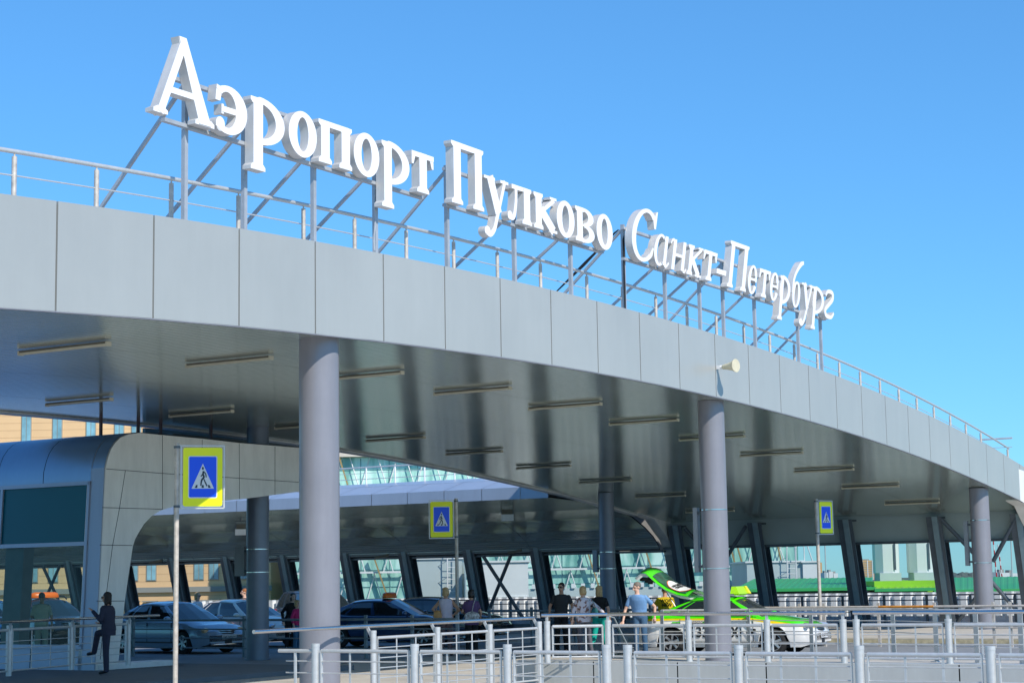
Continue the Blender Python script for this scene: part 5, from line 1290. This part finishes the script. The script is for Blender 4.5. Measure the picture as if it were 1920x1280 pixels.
def person(base, rz, label, h=1.72, pose=None, skin=SK, hair='dark', hairlen=0.0, top=None, sleeve=.5, trousers=None, leglen=1.0, shoes=None, female=False, glasses=False, extra=None, collar=None, grp=None, topend=.90, loose=1.0, waist=1.0):
    """local frame: faces -Y, left hand towards +X, feet at z 0; base 1.72 m figure scaled to h"""
    p = dict(DEF); p.update(pose or {})
    t = thing('person', base, label, 'person', grp, local=True, rz=rz); k = h / 1.72; t.scale = (k, k, k)
    px_, py_, pz = p['pelvis']; lx, ly = p['lean']     # lean shifts the shoulders
    pel = V(px_, py_, pz); neck = V(px_ + lx, py_ + ly, pz + .53 * math.sqrt(max(.2, 1 - (lx * lx + ly * ly) / .3)))
    ax = (neck - pel).normalized()
    def sp(f, dx=0, dy=0): return pel.lerp(neck, f) + V(dx, dy, 0)
    sw = .165 if female else .19
    tw = p.get('twist', 0.0)
    shL = sp(.85) + V((sw - .012) * cos(tw), sw * sin(tw), 0); shR = sp(.85) - V((sw - .012) * cos(tw), sw * sin(tw), 0)
    hd = neck + V(p.get('headoff', (0, -.02))[0], p.get('headoff', (0, -.02))[1], .155)
    hr = Matrix.Rotation(p['head_turn'], 3, 'Z') @ Matrix.Rotation(p['head_tilt'], 3, 'X')
    b = MB()
    ww = (.125 if female else .145) * waist
    tors = [(-.06, .12, .09), (.0, .165 if female else .155, .11), (.10, .16 if female else .15, .11), (.28, ww, .095), (.5, ww + .015, .105), (.72, ww + .03, .115), (.86, sw * .98, .105), (.94, sw * .70, .09), (.985, .085, .07)]
    def torso(b, g=0.0, f0=-1, f1=9, ext=()):
        secs = []
        for f, rx, ry in list(tors) + list(ext):
            if f0 <= f <= f1: c = pel + (neck - pel) * f; secs.append((c, rx + g, ry + g))
        secs.sort(key=lambda s: s[0].z); vs = []; n = 20; fs = []
        for c, rx, ry in secs:
            for q in range(n):
                a = 2 * pi * q / n; x, y = rx * cos(a), ry * sin(a); vs.append(c + V(x * cos(tw) - y * sin(tw), x * sin(tw) + y * cos(tw), 0))
        for i in range(len(secs) - 1):
            for q in range(n): j = (q + 1) % n; fs.append((i * n + q, i * n + j, (i + 1) * n + j, (i + 1) * n + q))
        fs += [tuple(range(n))[::-1], tuple(range((len(secs) - 1) * n, len(secs) * n))]; b.add(vs, fs)
    torso(b)
    b.capsule(neck - V(0, 0, .05), hd - V(0, 0, .06), .058, .052)
    # head: skull, jaw, nose, ears, brow, lips
    H_ = lambda x, y, z: hd + hr @ V(x, y, z)
    b.ell(H_(0, .012, .03), (.075, .093, .088), 18, 12, hr); b.ell(H_(0, -.022, -.045), (.056, .062, .066), 14, 10, hr)
    b.capsule(H_(0, -.092, .015), H_(0, -.108, -.022), .010, .016, 8); b.ell(H_(0, -.078, -.056), (.024, .014, .010), 8, 6, hr); b.ell(H_(0, -.07, .032), (.055, .02, .012), 8, 6, hr)
    for s in (-1, 1): b.ell(H_(s * .078, .01, .0), (.012, .02, .032), 8, 6, hr)
    hands = []
    for s, key, sh in ((1, 'armL', shL), (-1, 'armR', shR)):
        e, w = V(*p[key][0]), V(*p[key][1]); r0 = .048 if female else .056
        b.capsule(sh, e, r0, .038); b.capsule(e, w, .038, .026)
        d = (w - e).normalized() if len(p[key]) < 3 else (V(*p[key][2]) - w).normalized()
        side_ = d.cross(V(0, 1, 0)); side_ = side_.normalized() if side_.length > .2 else V(1, 0, 0)
        thn = d.cross(side_).normalized(); c = w + d * .055
        b.ell(c, (.022, .040, .055), 12, 8, Matrix((thn, side_, d)).transposed())
        for q, (off, ln) in enumerate(((-.031, .058), (-.0105, .072), (.0105, .068), (.031, .050))):
            a0 = w + d * .092 + side_ * off; a1 = a0 + d * ln * .5 + thn * .008; a2 = a1 + (d * .75 + thn * .6).normalized() * ln * .5
            b.capsule(a0, a1, .0105, .010, 8); b.capsule(a1, a2, .010, .009, 8)
        th = w + d * .035 - side_ * .035; b.capsule(th, th + (d * .8 - side_ * .55).normalized() * .035, .013, .0115, 8); b.capsule(th + (d * .8 - side_ * .55).normalized() * .035, th + (d * .9 - side_ * .35).normalized() * .065, .0115, .010, 8)
    hips = {1: pel + V(.085, 0, -.03), -1: pel + V(-.085, 0, -.03)}
    feet = {}
    for s, key in ((1, 'legL'), (-1, 'legR')):
        kn, an = V(*p[key][0]), V(*p[key][1]); b.capsule(hips[s], kn, .085, .056); b.capsule(kn, kn.lerp(an, .35), .054, .052); b.capsule(kn.lerp(an, .35), an, .052, .036)
        fd = V(*p[key][2]) if len(p[key]) > 2 else an + V(s * .03, -.16, -.045); feet[s] = (an, fd); b.capsule(an, fd, .036, .028)
    o = b.build('body', skin, t); remesh(o, .010, 4)
    # eyes
    for s in (-1, 1):
        b = MB(); b.ell(H_(s * .028, -.083, .008), (.010, .006, .006), 8, 6, hr); b.build('eye', M['ink'], t)
    # hair
    b = MB(); b.ell(H_(0, .024, .047), (.084, .096, .086), 18, 12, hr)
    if hairlen > 0:
        b.ell(H_(0, .055, -.02), (.085, .06, .07 + hairlen * .5), 14, 10, hr)
        for s in (-1, 1): b.ell(H_(s * .062, .02, -.03 - hairlen * .3), (.028, .055, .06 + hairlen * .5), 10, 8, hr)
        rr3 = random.Random(int(hairlen * 1000) + len(label))
        for q in range(26):
            a = rr3.uniform(-.3, pi + .3); c = H_(cos(a) * .075, .02 + sin(a) * .075, rr3.uniform(-.06 - hairlen, .09)); b.ell(c, (.022, .022, .03), 7, 5)
    o = b.build('hair', HAIR[hair], t); remesh(o, .010, 2)
    # cut hair from the face: short fringe only
    if glasses:
        b = MB()
        for s in (-1, 1): b.ell(H_(s * .031, -.094, .010), (.028, .010, .021), 10, 6, hr); b.cyl(H_(s * .06, -.085, .014), H_(s * .082, .0, .012), .004, n=6)
        b.build('sunglasses', M['blackplastic'], t)
    # top
    if top:
        b = MB(); torso(b, .016 * loose, (topend - .93) / .53 - .06 if topend < .93 else -.07, .99, () if topend >= .93 else ())
        if topend < .90: c = V(pel.x, pel.y, topend); b.rings([(c.x, c.y, topend, .175 + .01 * loose, .125), (pel.x, pel.y, pel.z + .05, .17 + .01 * loose, .125)], 20)
        for s, key, sh in ((1, 'armL', shL), (-1, 'armR', shR)):
            e, w = V(*p[key][0]), V(*p[key][1]); r0 = .056 if female else .060
            if sleeve <= 0: b.ell(sh - V(s * .02, 0, 0), (.05, .05, .05)); continue
            if sleeve <= 1: b.capsule(sh, sh.lerp(e, sleeve), r0, .056)
            else: b.capsule(sh, e, r0, .052); b.capsule(e, e.lerp(w, sleeve - 1), .052, .042)
        o = b.build('top', top, t); remesh(o, .011, 3)
    if trousers:
        b = MB(); torso(b, .010, -1, .12); b.ell(pel - V(0, 0, .02), (.165, .12, .10), 16, 10)
        for s, key in ((1, 'legL'), (-1, 'legR')):
            kn, an = V(*p[key][0]), V(*p[key][1]); b.capsule(hips[s], kn, .098, .070); b.capsule(kn, kn.lerp(an, leglen), .070, .058 if leglen > .9 else .055)
        o = b.build('trousers', trousers, t); remesh(o, .011, 3)
    for s in (1, -1):
        an, fd = feet[s]; b = MB(); b.capsule(an - V(0, 0, .02), fd, .040, .036); b.ell(an.lerp(fd, .5) - V(0, 0, .01), (.042, .10, .032), 10, 8, Matrix.Rotation(math.atan2(fd.y - an.y, fd.x - an.x) + pi / 2, 3, 'Z')); o = b.build('shoe', shoes or M['blackplastic'], t); remesh(o, .010, 2)
    return t
def bag(p, size, m, label, strap=None, rz=0.0, name='handbag'):
    t = thing(name, p, label, 'bag'); b = MB(); sx, sy, sz = size
    b.ell(p, (sx / 2, sy / 2, sz / 2), 14, 10, Matrix.Rotation(rz, 3, 'Z')); b.box(p - Vector((0, 0, sz * .1)), (sx * .85, sy * .8, sz * .75), rz); o = b.build('body', m, t); remesh(o, .012, 3)
    if strap: b = MB(); b.tube(strap, .011, 6); b.build('strap', m, t, smooth=True)
    return t
def L2W(base, rz, k, q):
    return Vector(base) + Matrix.Rotation(rz, 3, 'Z') @ (Vector(q) * k)
navy = cloth('navy_suit', (.028, .032, .06)); blk = cloth('black_cotton', (.012, .012, .014))
# 1 woman in dark suit, leaning on the railing, one foot raised on the rail (seen from her left-rear)
gp = onz(203, 1263, .1)
base = (gp.x, gp.y, .1); rz = radians(-112)
person(base, rz, 'woman in a dark trouser suit at the railing, one foot raised, before the shelter', 1.70,
       dict(lean=(0, -.05), pelvis=(0, .0, .94), legL=[(.10, -.0, .50), (.10, .02, .09), (.11, -.13, .035)], legR=[(-.11, -.36, .86), (-.11, -.44, .47), (-.11, -.60, .42)],
            armL=[(.24, -.06, 1.16), (.18, -.28, 1.33)], armR=[(-.27, -.14, 1.14), (-.30, -.40, 1.09), (-.30, -.60, 1.06)], head_turn=.25),
       SK, 'dark', .10, navy, 2.0, navy, female=True, glasses=True, topend=.82, loose=1.9, waist=1.15)
# 2 man in beige shirt inside the shelter, seen from behind
base = (onY(78, 1150, 49.5).x, 49.5, 0)
person(base, radians(175), 'man in beige shirt and trousers seen from behind through the shelter glass', 1.80, dict(armL=[(.26, .03, 1.13), (.20, -.20, 1.05)], armR=[(-.27, .02, 1.13), (-.27, -.03, .88)]), SK, 'grey', 0, cloth('beige_shirt', (.62, .58, .44)), .75, cloth('beige_trousers', (.45, .42, .33)), loose=1.8, waist=1.15)
# 3 woman in white top with sunglasses behind the grey-blue car
person((onY(370, 1100, 57).x, 57, 0), radians(55), 'woman in white top and sunglasses standing behind the grey-blue saloon', 1.72, dict(armL=[(.27, .05, 1.15), (.18, -.05, 1.0)], armR=[(-.30, .05, 1.15), (-.17, .0, 1.0)]), SK2, 'blonde', .05, cloth('white_top', (.75, .75, .78)), .4, blk, female=True, glasses=True)
# 4 red-haired person in dark jacket
person((onY(459, 1100, 60).x, 60, 0), radians(-75), 'red-haired person in a dark jacket, half hidden by the dark column', 1.80, None, SK2, 'red', 0, cloth('dark_jacket', (.04, .05, .05)), 2, blk)
# 5 child-sized figure in pink next to the silver car
person((onY(557, 1150, 52).x, 52, 0), radians(60), 'person in a pink top and blue jeans, half hidden by the thick column', 1.50, dict(pelvis=(0, 0, .90)), SK2, 'blonde', .02, cloth('pink_top', (.62, .03, .16)), 1.6, cloth('blue_jeans', (.06, .16, .28)), female=True)
person((onY(544, 1150, 54.5).x, 54.5, 0), radians(30), 'person in black bending over beside the one in pink', 1.68, dict(lean=(.02, -.16)), SK2, 'black', .05, blk, 2, blk, female=True, loose=1.6)
# 6 woman in white sleeveless blouse, hands on hips, back to us
Y6 = onz(834, 1228).y; base6 = (onY(836, 1150, Y6).x, Y6, 0); rz6 = radians(172)
person(base6, rz6, 'woman with short blonde hair and white sleeveless blouse, hands on hips, seen from behind', 1.76, dict(armL=[(.33, .06, 1.18), (.20, -.02, 1.0)], armR=[(-.36, .05, 1.15), (-.20, .02, 1.02)], legR=[(-.10, .0, .50), (-.10, .03, .08)]), SK, 'blonde', .03,
       cloth('white_blouse', (.66, .60, .70)), 0, cloth('plum_trousers', (.17, .11, .11), .3, 4), female=True, loose=1.7, waist=1.1, topend=.86)
q = Vector((onY(822, 1150, Y6 - .18).x, Y6 - .18, 1.0)); bag(q + Vector((-.02, 0, .04)), (.24, .16, .30), mat('tan_leather', (.52, .27, .09), .5), 'tan leather bag on the shoulder of the woman in the white blouse', [q + Vector((-.06, 0, .15)), q + Vector((.0, .08, .45)), q + Vector((.06, .02, .15))])
# 7 woman in purple
Y7 = onz(884, 1228).y; rz7 = radians(195)
person((onY(884, 1150, Y7).x, Y7, 0), rz7, 'woman with black bobbed hair and purple top, seen from behind', 1.70, dict(armR=[(-.25, .0, 1.13), (-.26, -.10, .90)], armL=[(.24, -.05, 1.14), (.12, -.26, 1.10)]), SK, 'black', .04, cloth('purple_top', (.11, .06, .15)), .55, blk, female=True, loose=1.8, waist=1.2, topend=.80)
q = Vector((onY(885, 1150, Y7 - .2).x, Y7 - .22, 1.02))
bag(q, (.42, .12, .25), mat('snake_print', (.42, .42, .42), .6, noise=(14, .85)), 'black and white patterned bag carried by the woman in purple', [q + Vector((.0, 0, .1)), q + Vector((.04, .05, .3)), q + Vector((.10, .14, .48))])
# 8 man in black polo facing us
Y8 = onz(1052, 1224).y
person((onY(1052, 1150, Y8).x, Y8, 0), radians(-8), 'man in black polo shirt and sunglasses facing the viewer', 1.83, dict(armL=[(.29, .03, 1.15), (.28, -.06, .90)], armR=[(-.28, .02, 1.15), (-.29, -.08, .90)], head_turn=-.35, lean=(.02, 0)), SK, 'dark', 0, cloth('black_polo', (.035, .038, .042)), .55, cloth('black_trousers', (.01, .01, .014)), glasses=True, waist=1.02)
# 9 woman in floral blouse (seen from behind, arm stretched to the right)
Y9 = onz(1098, 1229).y
floral = mat('floral_blouse', (.62, .58, .62), .9)
nt = floral.node_tree; bs = nt.nodes['Principled BSDF']; tc = nt.nodes.new('ShaderNodeTexCoord'); vo = nt.nodes.new('ShaderNodeTexNoise'); vo.inputs['Scale'].default_value = 11; vo.inputs['Detail'].default_value = 3
rp = nt.nodes.new('ShaderNodeValToRGB'); e = rp.color_ramp.elements; e[0].position = .40; e[0].color = (.22, .11, .09, 1); e[1].position = .47; e[1].color = (.68, .64, .70, 1); nt.links.new(tc.outputs['Object'], vo.inputs[0]); nt.links.new(vo.outputs[0], rp.inputs[0]); nt.links.new(rp.outputs[0], bs.inputs['Base Color'])
person((onY(1094, 1150, Y9).x, Y9, 0), radians(190), 'woman in white floral blouse, right arm stretched out, seen from behind', 1.74, dict(armR=[(-.42, -.08, 1.16), (-.62, -.14, 1.0)], armL=[(.25, .0, 1.15), (.27, -.04, .92)], legL=[(.10, -.03, .50), (.10, .06, .08)], legR=[(-.14, -.06, .50), (-.18, .05, .08)]), SK2, 'blonde', .03, floral, 1.5, cloth('grey_trousers', (.10, .10, .12)), female=True, loose=1.9, waist=1.15, topend=.84)
q = Vector((onY(1083, 1175, Y9).x - .08, Y9, .62)); bag(q, (.16, .12, .26), M['ink'], 'small black bag hanging from the hand of the woman in the floral blouse', [q + Vector((-.04, 0, .08)), q + Vector((.0, 0, .30)), q + Vector((.05, 0, .08))])
# 10 blonde woman in black top and teal trousers
Y10 = Y9 + .9
person((onY(1124, 1150, Y10).x, Y10, 0), radians(172), 'woman with long windblown blonde hair, black top and turquoise trousers', 1.74, dict(armR=[(-.24, .06, 1.14), (-.24, .0, .90)], armL=[(.22, -.05, 1.15), (.22, -.14, .95)], legL=[(.13, .02, .50), (.24, .06, .10)], legR=[(-.12, -.08, .50), (-.20, .10, .08)]), SK2, 'blonde', .16, blk, .6, cloth('turquoise_trousers', (.0, .42, .34)), female=True, leglen=.97)
q = Vector((onY(1115, 1150, Y9 - .2).x, Y9 - .2, 1.08)); bag(q, (.20, .12, .28), cloth('teal_leather', (.01, .10, .11)), 'dark teal shoulder bag between the two blonde women', [q + Vector((-.03, 0, .1)), q + Vector((-.06, .1, .40)), q + Vector((.03, 0, .1))])
# 11 man in light blue polo leaning forward
Y11 = onz(1200, 1228).y - .2
person((onY(1200, 1150, Y11).x, Y11, 0), radians(-18), 'man in light blue polo shirt leaning towards his trolley beside the taxi', 1.83, dict(lean=(-.02, -.14), armL=[(.34, .10, 1.14), (.34, .06, .90)], armR=[(-.33, -.10, 1.08), (-.36, -.22, .82)], head_turn=-.9, head_tilt=.25), SK2, 'grey', 0, cloth('light_blue_polo', (.16, .32, .58)), .6, cloth('blue_jeans2', (.05, .12, .22)), waist=1.15, loose=1.2)
# 12 man in yellow T-shirt, bending behind the open tailgate
Y12 = Y11 + 1.9
p12 = person((onY(1248, 1150, Y12).x, Y12, 0), radians(190), 'man in yellow T-shirt with dark lettering, bending behind the open tailgate', 1.74, dict(lean=(-.05, -.20), armL=[(.28, -.20, 1.1), (.2, -.40, 1.0)], armR=[(-.28, -.2, 1.1), (-.2, -.4, 1.0)]), SK, 'dark', 0, cloth('yellow_tshirt', (.55, .40, .01)), .6, blk, waist=1.15, loose=1.5)
mk_text('WORK\nNEW', .115, M['ink'], 'shirt_text', p12, (-.03, .055, 1.26), (pi / 2 + .3, 0, pi), 1.0, .004)
# luggage trolley
tp = Vector((onY(1168, 1200, Y11).x, Y11 + .1, 0)); tr_ = thing('luggage_trolley', tp, 'dark metal luggage trolley beside the man in the light blue polo', 'trolley')
b = MB(); b.tube([tp + V(-.35, 0, 1.0), tp + V(-.2, 0, .95), tp + V(.15, 0, .2), tp + V(.6, 0, .14)], .018, 8); b.tube([tp + V(-.35, .45, 1.0), tp + V(-.2, .45, .95), tp + V(.15, .45, .2), tp + V(.6, .45, .14)], .018, 8); b.cyl(tp + V(-.35, 0, 1.0), tp + V(-.35, .45, 1.0), .018); b.build('frame', M['steel_shade'], tr_)
b = MB(); b.add([tp + V(-.12, 0, .72), tp + V(-.12, .45, .72), tp + V(.13, .45, .22), tp + V(.13, 0, .22)], [(0, 1, 2, 3)]); b.box(tp + V(.35, .22, .17), (.5, .42, .03)); b.build('rack', M['parapet'], tr_)
for x_, y_ in ((.15, .02), (.15, .43), (.55, .22)): b = MB(); b.cyl(tp + V(x_, y_ - .02, .07), tp + V(x_, y_ + .02, .07), .07, n=14); b.build('wheel', M['rubber'], tr_)
